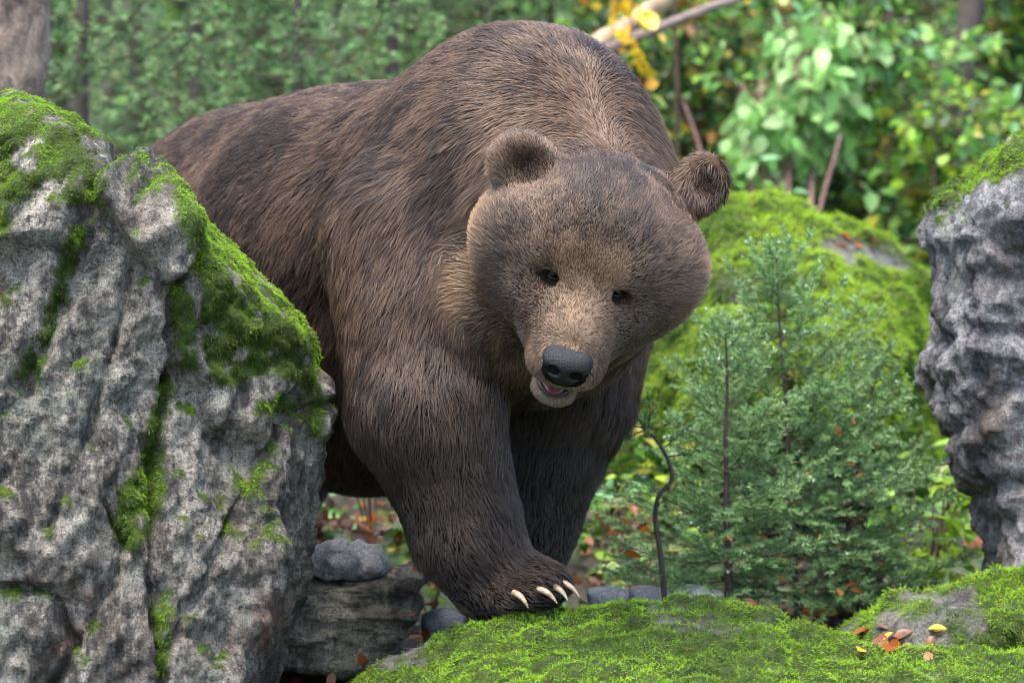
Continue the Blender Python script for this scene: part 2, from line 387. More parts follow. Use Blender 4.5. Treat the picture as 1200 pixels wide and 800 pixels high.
c2 = ramp(nt, noise(nt, o_, 25, 6, 0.6), [(0.35, (0.015, 0.03, 0.008)), (0.7, (0.06, 0.11, 0.025))])
ln.new(mixc(nt, ramp(nt, noise(nt, o_, 2.5, 5, 0.6), [(0.45, (0, 0, 0)), (0.58, (1, 1, 1))]), c1, c2), b.inputs["Base Color"])
b.inputs["Roughness"].default_value = 0.9; ln.new(bump(nt, noise(nt, o_, 50, 6, 0.7), 0.9, 0.02), b.inputs["Normal"])
def axis(lo, hi, fine, step): 
    a = np.arange(lo, hi + 1e-6, fine); g = []; s = step; q = hi
    while q < 220: q += s; s *= 1.35; g.append(q)
    l = []; s = step; q = lo
    while q > -220: q -= s; s *= 1.35; l.append(q)
    return np.concatenate([l[::-1], a, g])
gx = axis(-5, 5, 0.06, 0.2); gy = axis(-2, 10, 0.06, 0.2)
GX, GY = np.meshgrid(gx, gy, indexing='ij'); V = np.stack([GX, GY, ground_z(GX, GY)], -1).reshape(-1, 3)
i, j = np.meshgrid(np.arange(len(gx) - 1), np.arange(len(gy) - 1), indexing='ij'); i, j = i.ravel(), j.ravel(); w = len(gy)
ground = mk("ground", V, np.stack([i * w + j, (i + 1) * w + j, (i + 1) * w + j + 1, i * w + j + 1], 1), m_soil, origin=(0, 0, 0))
tag(ground, "brown and green forest floor rising into a bank behind the bear", "ground", kind="structure")

# ------------------------------------------------------------------ rocks
def poly_sd(poly, X, Z):
    d = np.full(np.broadcast(X, Z).shape, 1e9); s = np.zeros(d.shape, bool); n = len(poly)
    for i in range(n):
        a, b = poly[i], poly[(i + 1) % n]; e = b - a
        t = np.clip(((X - a[0]) * e[0] + (Z - a[1]) * e[1]) / max((e ** 2).sum(), 1e-12), 0, 1)
        d = np.minimum(d, (X - a[0] - t * e[0]) ** 2 + (Z - a[1] - t * e[1]) ** 2)
        c = ((a[1] > Z) != (b[1] > Z)) & (X < (b[0] - a[0]) * (Z - a[1]) / (b[1] - a[1] if abs(b[1] - a[1]) > 1e-9 else 1e-9) + a[0]); s ^= c
    return np.where(s, -1, 1) * np.sqrt(d)
def in_px(V, poly, soft=8):
    """1 inside a patch of surface, given by the pixels it covers"""
    px, py = PIX(V); return sstep(soft, -soft, poly_sd(np.asarray(poly, float), px, py))
def line_px(V, pts):
    px, py = PIX(V); d = np.full(len(V), 1e9)
    for a, b in zip(pts[:-1], pts[1:]):
        a, b = np.asarray(a, float), np.asarray(b, float); e = b - a
        t = np.clip(((px - a[0]) * e[0] + (py - a[1]) * e[1]) / max((e ** 2).sum(), 1e-9), 0, 1)
        d = np.minimum(d, np.hypot(px - a[0] - t * e[0], py - a[1] - t * e[1]))
    return d
def rock(name, outline, Yc, h, taper, k, step, mat_, extra=None, disp=None, moss=None, cush=(0.008, 0.012), n_moss=0, mlen=0.012, mcol=None, rust=None, mrad=0.0007, droop=0.4, flip=1.0, yoff=None):
    poly = np.array([P(px, py, Yc)[[0, 2]] for px, py in outline])
    lo, hi = poly.min(0), poly.max(0); m = 0.05
    xs = np.arange(lo[0] - m, hi[0] + m, step); zs = np.arange(lo[1] - m, hi[1] + m, step); ys = np.arange(Yc - h - m, Yc + h + m, step)
    f = Field(xs, ys, zs); X, Y, Z = np.meshgrid(f.ax[0], f.ax[1], f.ax[2], indexing='ij', sparse=True)
    pd = poly_sd(poly, X[:, 0, :], Z[:, 0, :])[:, None, :]
    yc = Yc if yoff is None else Yc + yoff(X, Z)
    dy = np.abs(Y - yc); f.v = smax(pd + taper * dy, dy - h, k).astype(np.float32)
    if extra: extra(f, X, Y, Z)
    V, F = f.mesh(3); N = normals(V, F)
    if disp: V = V + N * disp(V, N)[:, None]; V = lap(V, F, 0.12); N = normals(V, F)
    mm = np.clip(moss(V, N), 0, 1) if moss else np.zeros(len(V))
    V = V + N * (mm * (cush[0] + cush[1] * (fbm(V * 22, 3, 31) + 0.5 * fbm(V * 60, 2, 37))))[:, None]; N = normals(V, F)
    o = mk(name, V, F, mat_, attrs={"moss": sstep(0.25, 0.7, mm), "rust": rust(V, N) if rust else np.zeros(len(V))})
    if n_moss: moss_strands(o, V, F, N, mm, n_moss, mlen, mcol, mrad, droop)
    return o, V, F, N, mm
M_MOSS = strand_material("moss_strands", 0.7, 0.15, 0.35, 1.3, 0.25)
def moss_strands(parent, V, F, N, mm, n, L, col, rad, droop):
    col = col or ((0.028, 0.065, 0.007), (0.24, 0.43, 0.025))
    p, nn, t, B = sample(V, F, N, n, sstep(0.3, 0.75, mm))
    k1 = np.clip(0.42 + 0.6 * (nn[:, 2] - 0.35) + 1.0 * fbm(p * 7, 3, 41) + 0.7 * fbm(p * 38, 2, 43) + RNG.normal(0, 0.18, n), 0, 1)[:, None]
    c = np.asarray(col[0]) * (1 - k1) + np.asarray(col[1]) * k1
    ylw = (RNG.random(n) < 0.06)[:, None]; c = np.where(ylw, np.array([0.28, 0.26, 0.06]), c)
    d = nrm(nn + RNG.normal(0, 0.45, (n, 3)) + np.array([0, 0, -droop]) * (1 - np.abs(nn[:, 2:])))
    l = (L * (0.5 + RNG.random(n)))[:, None]; s = np.array([0, 0.5, 1.0])
    q = p[:, None] - 0.002 * nn[:, None] + d[:, None] * l[:, None] * s[None, :, None]
    q[:, 2] += nrm(RNG.normal(0, 1, (n, 3))) * l * 0.3 + np.array([0, 0, -0.15]) * l
    strands("moss", q, np.array([1, 0.85, 0.3]) * rad, c, M_MOSS, parent)

# big grey boulder, mossy along its top edge
M_ROCKA = rock_material("schist_boulder", tilt=0.45)
def strat(V, ang, st):      # noise coordinates stretched along a direction in the rock's face
    c, s = math.cos(ang), math.sin(ang)
    return np.stack([V[:, 0] * c - V[:, 2] * s, V[:, 1], (V[:, 0] * s + V[:, 2] * c) / st], 1)
def dispA(V, N):
    front = sstep(0.35, -0.2, N[:, 1])
    S = strat(V, 0.42, 4.5)
    S = strat(V, 0.55, 2.0); d = (0.05 * crags(S * 3.6, 2, 400, 0.6) + 0.024 * crags(S * 19, 3, 404, 0.55)) * (1 - 0.7 * sstep(0.15, 0.6, N[:, 2])) + 0.012 * facet(strat(V, 0.55, 4) * 9, 70) * sstep(0.5, 0.1, N[:, 2]) + 0.012 * (ridge(strat(V, 0.42, 5) * 12, 2, 2) - 0.7) + 0.003 * fbm(V * 70, 2, 4)
    for pts, wd, dp in (([(232, 300), (205, 350), (215, 425), (193, 560), (184, 680), (196, 810)], 7, 0.06), ([(376, 470), (300, 565), (240, 690), (192, 775)], 6, 0.035),
                        ([(112, 235), (82, 335), (25, 445)], 13, 0.05), ([(0, 690), (62, 694), (85, 760), (60, 810)], 6, 0.05), ([(218, 430), (262, 500), (300, 545)], 12, 0.04),
                        ([(165, 215), (150, 330), (110, 480), (60, 620)], 5, 0.022), ([(300, 430), (280, 520), (330, 520), (352, 470)], 10, 0.03), ([(120, 590), (150, 640), (90, 760)], 5, 0.03)):
        q = line_px(V, pts) + 5 * vnoise(V * 30, 12); d = d - front * dp * np.exp(-(np.maximum(q, 0) / wd) ** 2)
    d = d + front * 0.06 * in_px(V, [(160, 190), (222, 270), (228, 320), (195, 330), (150, 285), (120, 230)], 5)
    d = d + front * 0.055 * in_px(V, [(0, 120), (125, 190), (135, 250), (90, 290), (-20, 300)], 14)
    d = d - front * 0.05 * in_px(V, [(255, 505), (300, 500), (320, 545), (270, 590), (245, 570)], 14)
    return d
MOSSA = [[(-20, 110), (60, 145), (110, 180), (118, 235), (70, 240), (40, 225), (-20, 262)], [(120, 190), (132, 212), (125, 245), (108, 222)],
         [(165, 208), (215, 225), (275, 285), (340, 350), (380, 420), (372, 455), (300, 440), (258, 455), (232, 400), (240, 330), (205, 262)],
         [(82, 265), (104, 262), (70, 380), (45, 445), (18, 440), (52, 372)], [(-10, 240), (15, 250), (10, 275), (-10, 280)],
         [(180, 440), (205, 437), (190, 520), (196, 580), (162, 645), (128, 630), (140, 570), (170, 520)], [(198, 340), (225, 345), (232, 430), (212, 430)],
         [(360, 440), (380, 455), (374, 520), (362, 515)], [(186, 690), (204, 690), (198, 790), (182, 790)], [(310, 455), (350, 460), (345, 480), (300, 485)]]
def mossA(V, N):
    m = np.zeros(len(V))
    for q in MOSSA: m = np.maximum(m, in_px(V, q, 9))
    front = sstep(0.5, 0.0, N[:, 1]); brk = 0.75 * fbm(V * 14, 3, 21) + 0.5 * fbm(V * 45, 2, 22)
    top = sstep(0.45, 0.75, N[:, 2] + 0.25 * fbm(V * 7, 3, 23)) * 0.95
    return np.clip(m * front * (1.0 + 1.5 * brk), 0, 1) * (m > 0.05) + top * (1 - m) * sstep(-0.3, 0.2, brk)
def rustA(V, N): return in_px(V, [(80, 690), (120, 690), (95, 750), (60, 770)], 12) * 1.1 + in_px(V, [(270, 730), (340, 690), (320, 760), (270, 800)], 14) * 0.8
OUTA = [(-330, 40), (-120, 90), (0, 128), (45, 146), (128, 192), (165, 207), (215, 235), (250, 268), (290, 305), (330, 345), (366, 392), (373, 440), (376, 500), (368, 565), (352, 620), (340, 670), (318, 740), (292, 830), (250, 960), (-330, 960)]
def cutA(f, X, Y, Z):   # the face leans back a little and turns away towards the bear
    a = P(250, 500, -0.35); n = np.array([0.50, -0.86, 0.10]); f.v = smax(f.v, (n[0] * (X - a[0]) + n[1] * (Y - a[1]) + n[2] * (Z - a[2])).astype(np.float32), 0.03)
    a = P(120, 350, -0.40); n = np.array([-0.08, -0.95, 0.30]); f.v = smax(f.v, (n[0] * (X - a[0]) + n[1] * (Y - a[1]) + n[2] * (Z - a[2])).astype(np.float32), 0.03)
bA, *_ = rock("boulder", OUTA, -0.05, 0.42, 0.10, 0.10, 0.0085, M_ROCKA, cutA, dispA, mossA, n_moss=130000, mlen=0.0062, mrad=0.0006, cush=(0.005, 0.010), droop=0.8, rust=rustA)
tag(bA, "huge grey boulder with deep cracks and moss draped along its sloping top", "boulder")

# tall grey boulder with an undercut base
M_ROCKB = rock_material("granite_boulder", dark=(0.045, 0.045, 0.05), mid=(0.23, 0.23, 0.24), light=(0.55, 0.55, 0.56), tilt=-0.9, lichen=(0.42, 0.46, 0.42), rust=False)
def dispB(V, N):
    S = strat(V, -1.1, 2.6)
    S = strat(V, -1.1, 1.6); d = 0.045 * crags(S * 3.2, 2, 430, 0.6) + 0.024 * crags(S * 17, 3, 434, 0.55) + 0.012 * facet(S * 8, 170) + 0.004 * fbm(V * 60, 2, 54)
    for pts, wd, dp in (([(1080, 300), (1140, 285), (1210, 300)], 8, 0.015), ([(1075, 400), (1130, 385), (1210, 395)], 9, 0.02), ([(1100, 520), (1150, 480), (1210, 440)], 10, 0.03), ([(1120, 590), (1210, 560)], 8, 0.03)):
        q = line_px(V, pts) + 6 * vnoise(V * 22, 13); d = d - dp * np.exp(-(np.maximum(q, 0) / wd) ** 2)
    return d
def mossB(V, N):
    return np.maximum(in_px(V, [(1080, 252), (1100, 215), (1150, 180), (1220, 160), (1220, 188), (1150, 218), (1100, 245)], 7) * sstep(0.8, 0.2, N[:, 1]) * (1.1 + fbm(V * 14, 3, 61)), sstep(0.6, 0.85, N[:, 2] + 0.2 * fbm(V * 8, 2, 62)) * sstep(0.62, 0.8, V[:, 2]))
OUTB = [(1086, 262), (1104, 226), (1150, 192), (1215, 168), (1330, 130), (1480, 200), (1500, 700), (1300, 780), (1168, 730), (1158, 668), (1138, 605), (1108, 545), (1090, 480), (1074, 430), (1080, 370), (1090, 320)]
bB, *_ = rock("boulder", OUTB, 0.75, 0.32, 0.10, 0.10, 0.011, M_ROCKB, None, dispB, mossB, n_moss=26000, mlen=0.010)
tag(bB, "tall rugged pale grey boulder with an undercut base and mossy crest", "boulder")

# low mossy rock the bear steps on, and its mossy neighbour
M_ROCKC = rock_material("mossy_rock", dark=(0.05, 0.05, 0.048), mid=(0.15, 0.15, 0.13), light=(0.36, 0.36, 0.32), tilt=0.2, rust=False)
def dispC(V, N): return 0.03 * fbm(V * 4, 3, 71) + 0.012 * fbm(V * 16, 3, 72) + 0.006 * fbm(V * 50, 2, 73)
def mossC(V, N):
    px, py = PIX(V); e = 0.72 + 1.05 * fbm(V * 9, 4, 74) + 0.4 * np.exp(-((px - 600) / 90) ** 2) + 0.35 * fbm(V * 38, 2, 75) + 0.25 * sstep(560, 800, px) - 0.05 * sstep(560, 470, px)
    return np.clip(e, 0, 1) * sstep(-0.3, 0.1, N[:, 2])
OUTC = [(415, 800), (450, 776), (495, 755), (545, 734), (600, 724), (660, 714), (720, 706), (790, 703), (850, 709), (905, 719), (950, 737), (985, 752), (1040, 764), (1110, 768), (1230, 766), (1420, 790), (1420, 1000), (330, 1000), (370, 860)]
MC = ((0.032, 0.085, 0.008), (0.27, 0.48, 0.028))
bC, VC, FC, NC, _m = rock("mossy_rock", OUTC, -0.08, 0.80, 0.30, 0.12, 0.012, M_ROCKC, None, dispC, mossC, cush=(0.010, 0.020), n_moss=130000, mlen=0.010, mcol=MC)
tag(bC, "low rounded rock with bright green moss under the bear's front paw", "rock")
def mossD(V, N):
    px, py = PIX(V); face = in_px(V, [(1030, 725), (1060, 690), (1140, 690), (1165, 740), (1110, 775), (1030, 770)], 12)
    return np.clip(0.9 + 0.9 * fbm(V * 9, 4, 84) - 0.75 * face, 0, 1) * sstep(-0.5, 0.0, N[:, 2])
OUTD = [(975, 770), (985, 738), (1020, 714), (1060, 695), (1110, 680), (1160, 673), (1230, 668), (1360, 690), (1450, 780), (1450, 900), (975, 900)]
bD, *_ = rock("mossy_rock", OUTD, 0.32, 0.24, 0.25, 0.09, 0.010, M_ROCKC, None, dispC, mossD, cush=(0.010, 0.018), n_moss=40000, mlen=0.012, mcol=MC)
tag(bD, "small hump of mossy rock below the tall pale grey boulder", "rock")

# broad mossy boulder behind the young spruces
def mossE(V, N):
    return np.clip(1.0 + 0.9 * fbm(V * 5, 4, 94) - 1.5 * in_px(V, [(905, 258), (950, 255), (1000, 285), (1090, 300), (1085, 330), (1000, 315), (960, 290)], 10) * sstep(-0.25, 0.25, fbm(V * np.array([4, 4, 16]), 2, 96)), 0, 1)
def dispE(V, N):
    px, py = PIX(V); d = 0.07 * fbm(V * 2.6, 3, 91) + 0.02 * fbm(V * 11, 3, 92)
    q = line_px(V, [(800, 345), (860, 345), (930, 365)]); return d - 0.07 * np.exp(-(q / 14) ** 2)
OUTE = [(640, 520), (720, 320), (800, 262), (840, 248), (880, 247), (930, 252), (985, 262), (1040, 285), (1085, 320), (1110, 380), (1120, 470), (1130, 620), (690, 640)]
bE, *_ = rock("mossy_boulder", OUTE, 2.9, 0.85, 0.40, 0.3, 0.02, M_ROCKC, None, dispE, mossE, cush=(0.015, 0.03), n_moss=90000, mlen=0.018, mrad=0.0014, mcol=((0.05, 0.13, 0.012), (0.32, 0.50, 0.035)))
tag(bE, "broad boulder thickly covered in yellow green moss behind the young spruces", "boulder")

# flat slab stone under the belly, with a grey stone lying on it
M_SLAB = rock_material("layered_slab", dark=(0.022, 0.021, 0.018), mid=(0.20, 0.18, 0.14), light=(0.50, 0.46, 0.36), tilt=1.45, lichen=(0.2, 0.22, 0.16), rust=False)
def dispS(V, N):
    S = V * np.array([3.0, 3.0, 14.0]); lay = np.floor(V[:, 2] * 26 + 0.8 * vnoise(V * 6, 7)).astype(np.int64)
    return 0.035 * crags(V * np.array([5, 5, 14]), 4, 450) + 0.025 * (_h(lay, lay * 0, lay * 0, 5) - 0.5) + 0.006 * fbm(V * 70, 2, 104)
OUTS = [(290, 690), (330, 672), (380, 668), (440, 668), (497, 670), (500, 690), (478, 735), (460, 760), (400, 775), (330, 792), (285, 800)]
sl, *_ = rock("slab_stone", OUTS, 0.35, 0.17, 0.06, 0.03, 0.008, M_SLAB, None, dispS, None)
tag(sl, "dark layered flat stone wedged beside the huge cracked boulder", "stone")
def dispT(V, N): return 0.014 * fbm(V * 9, 3, 111) + 0.012 * crags(V * 15, 2, 310) + 0.006 * fbm(V * 40, 3, 112) - 0.02 * np.exp(-(line_px(V, [(408, 628), (425, 650), (420, 672)]) / 5) ** 2)
OUTT = [(348, 668), (352, 655), (372, 645), (385, 634), (405, 629), (420, 633), (432, 640), (448, 642), (455, 655), (454, 672), (430, 678), (360, 678)]
M_TOPST = rock_material("lichen_stone", dark=(0.10, 0.11, 0.125), mid=(0.42, 0.45, 0.48), light=(0.65, 0.67, 0.68), tilt=1.2, lichen=(0.4, 0.45, 0.42), rust=False)
M_PALEST = rock_material("pale_stone", dark=(0.16, 0.17, 0.18), mid=(0.5, 0.52, 0.54), light=(0.72, 0.74, 0.75), tilt=0.8, lichen=(0.5, 0.53, 0.5), rust=False)
st, *_ = rock("stone", OUTT, 0.36, 0.09, 0.1, 0.04, 0.005, M_PALEST, None, dispT, None)
tag(st, "bluish grey lichen stone lying on the dark flat slab", "stone")
print("rocks", time.time() - T0)

# ------------------------------------------------------------------ the bear
def fine_axis(lo, hi, a, b, coarse, fine):
    return np.concatenate([np.arange(lo, a, coarse), np.arange(a, b, fine), np.arange(b, hi, coarse)])
TH = math.radians(30); RO = math.radians(15.5)
HR = np.array([math.cos(RO), 0, -math.sin(RO)]); U0 = np.array([math.sin(RO), 0, math.cos(RO)]); B0 = np.array([0, -1.0, 0])
_yw = math.radians(2.0); HR, B0 = math.cos(_yw) * HR - math.sin(_yw) * B0, math.cos(_yw) * B0 + math.sin(_yw) * HR
HF = math.cos(TH) * B0 - math.sin(TH) * U0; HU = math.cos(TH) * U0 + math.sin(TH) * B0
HEAD = P(692, 292, -0.20); HM = np.stack([HR, HF, HU])
def H(r, f, u): return HEAD + r * HR + f * HF + u * HU
def HL(p): return (np.asarray(p) - HEAD) @ HM.T
bf = Field(fine_axis(-1.15, 0.62, -0.16, 0.50, 0.015, 0.0075), fine_axis(-0.75, 2.05, -0.66, 0.05, 0.015, 0.0075), fine_axis(-0.35, 1.42, 0.40, 1.06, 0.015, 0.0075))
ax_b = nrm(P(585, 210, 0.3) - P(300, 290, 1.15)); ax_b[2] = 0; ax_b = nrm(ax_b); sd_b = np.cross([0, 0, 1], ax_b)
RB = np.stack([ax_b, sd_b, [0, 0, 1]])
bf.ball(P(295, 302, 1.2), (0.37, 0.35, 0.365), 0.15, RB); bf.ball(P(395, 276, 0.9), (0.42, 0.28, 0.30), 0.15, RB)                       # rump
bf.ball(P(430, 308, 0.78), (0.50, 0.34, 0.37), 0.15, RB)                     # barrel
bf.ball(P(420, 408, 0.82), (0.40, 0.29, 0.345), 0.12, RB)                     # belly
bf.ball(P(612, 213, 0.28), (0.32, 0.31, 0.30), 0.16, RB); bf.cone(P(600, 192, 0.33), P(370, 287, 0.95), 0.262, 0.285, 0.12)                    # shoulders
bf.ball(P(618, 122, 0.32), (0.21, 0.19, 0.14), 0.12, RB)                     # hump
bf.ball(P(600, 345, 0.16), (0.30, 0.28, 0.235), 0.08, RB)                      # chest
bf.cone(P(502, 285, 0.20), P(502, 470, 0.03), 0.232, 0.162, 0.06)            # near foreleg
bf.cone(P(503, 480, 0.03), P(548, 628, 0.0), 0.160, 0.112, 0.05)
bf.cone(P(548, 628, 0.0), P(576, 678, -0.01), 0.110, 0.086, 0.05)
bf.cone(P(572, 682, 0.0), P(630, 684, -0.07), 0.074, 0.060, 0.06)
for px, py, yy, r in ((592, 699, -0.115, 0.034), (620, 694, -0.130, 0.033), (640, 690, -0.115, 0.032), (655, 685, -0.08, 0.030), (650, 680, -0.03, 0.028)):
    bf.cone(P(px - 20, py - 6, yy + 0.05), P(px, py, yy), r * 0.9, r, 0.022)
bf.cone(P(690, 300, 0.45), P(672, 450, 0.42), 0.19, 0.132, 0.07)             # far foreleg
bf.cone(P(672, 450, 0.42), P(628, 615, 0.38), 0.130, 0.084, 0.05)
bf.cone(P(628, 615, 0.38), P(618, 706, 0.36), 0.082, 0.075, 0.04)
bf.cone(P(616, 717, 0.36), P(632, 722, 0.24), 0.068, 0.05, 0.03)
for rx, ry, q in ((250, 240, 0.0), (318, 296, 0.28)):                        # hind legs
    bf.cone(P(rx + 10, 380, 1.22 + q), P(rx, 540, 1.12 + q), 0.23, 0.145, 0.09)
    bf.cone(P(rx, 540, 1.12 + q), P(ry, 650, 1.28 + q), 0.14, 0.095, 0.06)
    a = P(ry, 690, 1.28 + q); a[2] = float(ground_z(a[0], a[1])) + 0.065; c = a + ax_b * 0.17; c[2] = float(ground_z(c[0], c[1])) + 0.05
    bf.cone(P(ry, 650, 1.28 + q), a, 0.092, 0.08, 0.05); bf.cone(a, c, 0.07, 0.055, 0.04)
bf.cone(P(625, 225, 0.18), P(690, 285, -0.05), 0.265, 0.20, 0.10)            # neck
bf.cone(P(640, 330, 0.10), P(680, 340, -0.06), 0.22, 0.16, 0.08)
# head
bf.ball(H(0, -0.01, 0.015), (0.185, 0.20, 0.165), 0.06, HM)
for s in (-1, 1):
    bf.ball(H(s * 0.112, -0.02, -0.018), (0.132, 0.135, 0.122), 0.06, HM)   # cheeks
    bf.cone(H(s * 0.100, 0.0, -0.085), H(s * 0.040, 0.18, -0.125), 0.092, 0.055, 0.06)
    bf.ball(H(s * 0.056, 0.118, 0.050), (0.050, 0.050, 0.032), 0.05, HM)     # brow
    bf.ball(H(s * 0.085, 0.12, -0.050), (0.05, 0.05, 0.05), 0.05, HM)
    bf.ball(H(s * 0.040, 0.282, -0.106), (0.040, 0.060, 0.034), 0.03, HM)    # lip pads
bf.cone(H(0, 0.06, -0.035), H(0, 0.240, -0.072), 0.112, 0.076, 0.05)        # muzzle
bf.cone(H(0, 0.225, -0.070), H(0, 0.305, -0.086), 0.068, 0.052, 0.03)
bf.cone(H(0, 0.06, -0.150), H(-0.002, 0.210, -0.206), 0.092, 0.044, 0.03)    # lower jaw
bf.ball(H(-0.002, 0.232, -0.216), (0.044, 0.036, 0.020), 0.02, HM)
bf.ball(H(-0.004, 0.246, -0.169), (0.045, 0.090, 0.033), 0.006, HM, sub=True) # open mouth
for s in (-1, 1): bf.ball(H(s * 0.070, 0.170, 0.014), (0.022, 0.022, 0.016), 0.02, HM, sub=True)   # eye sockets
# ears
E1 = P(612, 193, -0.20); E2 = P(822, 216, -0.08)
n1 = nrm(np.array([0.18, -0.97, 0.05])); a1 = nrm(np.cross(n1, [0.2, 0, 1])); R1 = np.stack([a1, n1, np.cross(a1, n1)])
bf.cone(P(645, 225, -0.14), E1 + [0.01, 0.02, 0], 0.05, 0.045, 0.04)
bf.ball(E1, (0.070, 0.036, 0.066), 0.03, R1); bf.ball(E1 + n1 * 0.046 + np.array([0.008, 0, -0.010]), (0.044, 0.030, 0.040), 0.015, R1, sub=True)
n2 = nrm(np.array([0.35, -0.93, 0.0])); a2 = nrm(np.cross(n2, [0.5, 0, 1])); R2 = np.stack([a2, n2, np.cross(a2, n2)])
bf.cone(P(785, 232, -0.08), E2, 0.05, 0.040, 0.05)
bf.ball(P(824, 213, -0.10), (0.060, 0.038, 0.062), 0.03, R2); bf.ball(P(822, 214, -0.10) + n2 * 0.047, (0.040, 0.028, 0.040), 0.015, R2, sub=True)
BV, BF = bf.mesh(2); BN = normals(BV, BF)
BV = BV + BN * (0.010 * fbm(BV * 5, 3, 120) * sstep(0.25, 0.5, np.linalg.norm(BV - HEAD, axis=1)))[:, None]; BN = normals(BV, BF)
print("bear surface", len(BV), time.time() - T0)

def muzzle_w(L): return np.exp(-(((L[:, 0]) / 0.065) ** 2)) * sstep(0.13, 0.21, L[:, 1])
def bare(p):        # skin without fur: mouth, nose, eyes
    L = HL(p)
    def e(c, r): return ((((L - np.array(c)) / np.array(r)) ** 2).sum(1) < 1)
    b = e((-0.004, 0.246, -0.170), (0.049, 0.096, 0.037)) | e((0, 0.335, -0.084), (0.047, 0.045, 0.036))
    for s in (-1, 1): b |= e((s * 0.070, 0.158, 0.014), (0.016, 0.03, 0.010))
    return b
m_skin, nt, nd, ln, b = mat("bear_skin")
a = N_(nt, "Attribute"); a.attribute_name = "tint"; ln.new(a.outputs["Color"], b.inputs["Base Color"]); b.inputs["Roughness"].default_value = 0.9; b.inputs["Specular IOR Level"].default_value = 0.05
L = HL(BV); mouth = ((((L - np.array([-0.004, 0.246, -0.169])) / np.array([0.049, 0.098, 0.038])) ** 2).sum(1) < 1)
skin = np.tile(np.array([0.022, 0.015, 0.011]), (len(BV), 1)); skin[mouth] = (0.085, 0.018, 0.022); nosy = ((((L - np.array([0, 0.335, -0.084])) / np.array([0.055, 0.055, 0.045])) ** 2).sum(1) < 1)
base = P(500, 400, 0.6); base[2] = float(ground_z(base[0], base[1]))
bear = mk("brown_bear", BV, BF, m_skin, origin=base, attrs={"tint": skin})
tag(bear, "large wet brown bear stepping over mossy rock with lowered head and open mouth", "bear")

# fur: direction, length, colour and lift from where it grows
KEYS = []   # (point, direction, reach)
def key(px, py, Y, d, s): KEYS.append((P(px, py, Y), nrm(np.array(d, float)), s))
back = -ax_b
key(620, 40, 0.3, back + [0, 0, -0.1], 0.25); key(520, 130, 0.1, back * 0.8 + np.array([0, 0, -0.6]), 0.25); key(430, 110, 0.7, back + [0, 0, -0.2], 0.3)
key(300, 150, 1.1, back + [0, 0, -0.5], 0.3); key(200, 240, 1.2, [-0.2, 0.2, -1], 0.25); key(400, 250, 0.5, back * 0.7 + np.array([0, 0, -0.8]), 0.3)
key(300, 330, 0.9, [-0.5, 0.1, -1], 0.3); key(420, 380, 0.5, [-0.35, 0.1, -1], 0.25); key(430, 540, 0.7, [-0.2, 0.1, -1], 0.25)
key(520, 250, -0.05, back * 0.6 + np.array([0, 0, -0.9]), 0.2); key(480, 350, -0.02, [-0.2, 0, -1], 0.2); key(560, 380, -0.1, [-0.1, -0.1, -1], 0.2)
key(480, 470, 0.0, [0.12, 0, -1], 0.15); key(540, 580, -0.1, [0.30, 0, -1], 0.12); key(580, 650, -0.1, [0.6, -0.6, -0.5], 0.07); key(620, 685, -0.08, [1, -0.6, -0.35], 0.06)
key(560, 700, -0.05, [0.7, -0.4, -0.6], 0.05); key(670, 500, 0.35, [-0.2, 0, -1], 0.15); key(640, 620, 0.3, [-0.2, 0, -1], 0.12); key(740, 400, 0.45, [-0.15, 0, -1], 0.15)
key(700, 90, 0.3, back * 0.3 + np.array([0.3, 0.2, -0.6]), 0.15); key(760, 180, 0.2, [0.6, 0.3, -0.8], 0.12); key(560, 240, -0.05, [-0.6, 0.3, -0.6], 0.12); key(600, 420, -0.1, [-0.1, 0, -1], 0.12)
key(250, 600, 1.2, [0, -0.1, -1], 0.3)
KP = np.array([k[0] for k in KEYS]); KD = np.array([k[1] for k in KEYS]); KS = np.array([k[2] for k in KEYS])
def flow(p, n):
    w = np.exp(-((p[:, None] - KP[None]) ** 2).sum(-1) / (KS ** 2)[None]) + 1e-5 / (((p[:, None] - KP[None]) ** 2).sum(-1) + 0.01)
    d = (w[..., None] * KD[None]).sum(1) / w.sum(1, keepdims=True)
    L = HL(p); hw = head_w(p)[:, None]
    hd = nrm(p - H(0, 0.30, -0.05)) + 0.25 * np.array([0, 0, -1.0]) * sstep(0.0, -0.1, L[:, 2:])
    d = nrm(d) * (1 - hw) + hd * hw
    d = d - (d * n).sum(1, keepdims=True) * n
    return nrm(d)
def ear_w(p): return np.maximum(np.exp(-(((p - E1) / 0.075) ** 2).sum(1)), np.exp(-(((p - P(826, 212, -0.08)) / 0.07) ** 2).sum(1)))
def head_w(p):
    L = HL(p); return sstep(-0.16, -0.04, L[:, 1]) * sstep(0.36, 0.29, np.linalg.norm(L * np.array([1, 0.75, 1]), axis=1))
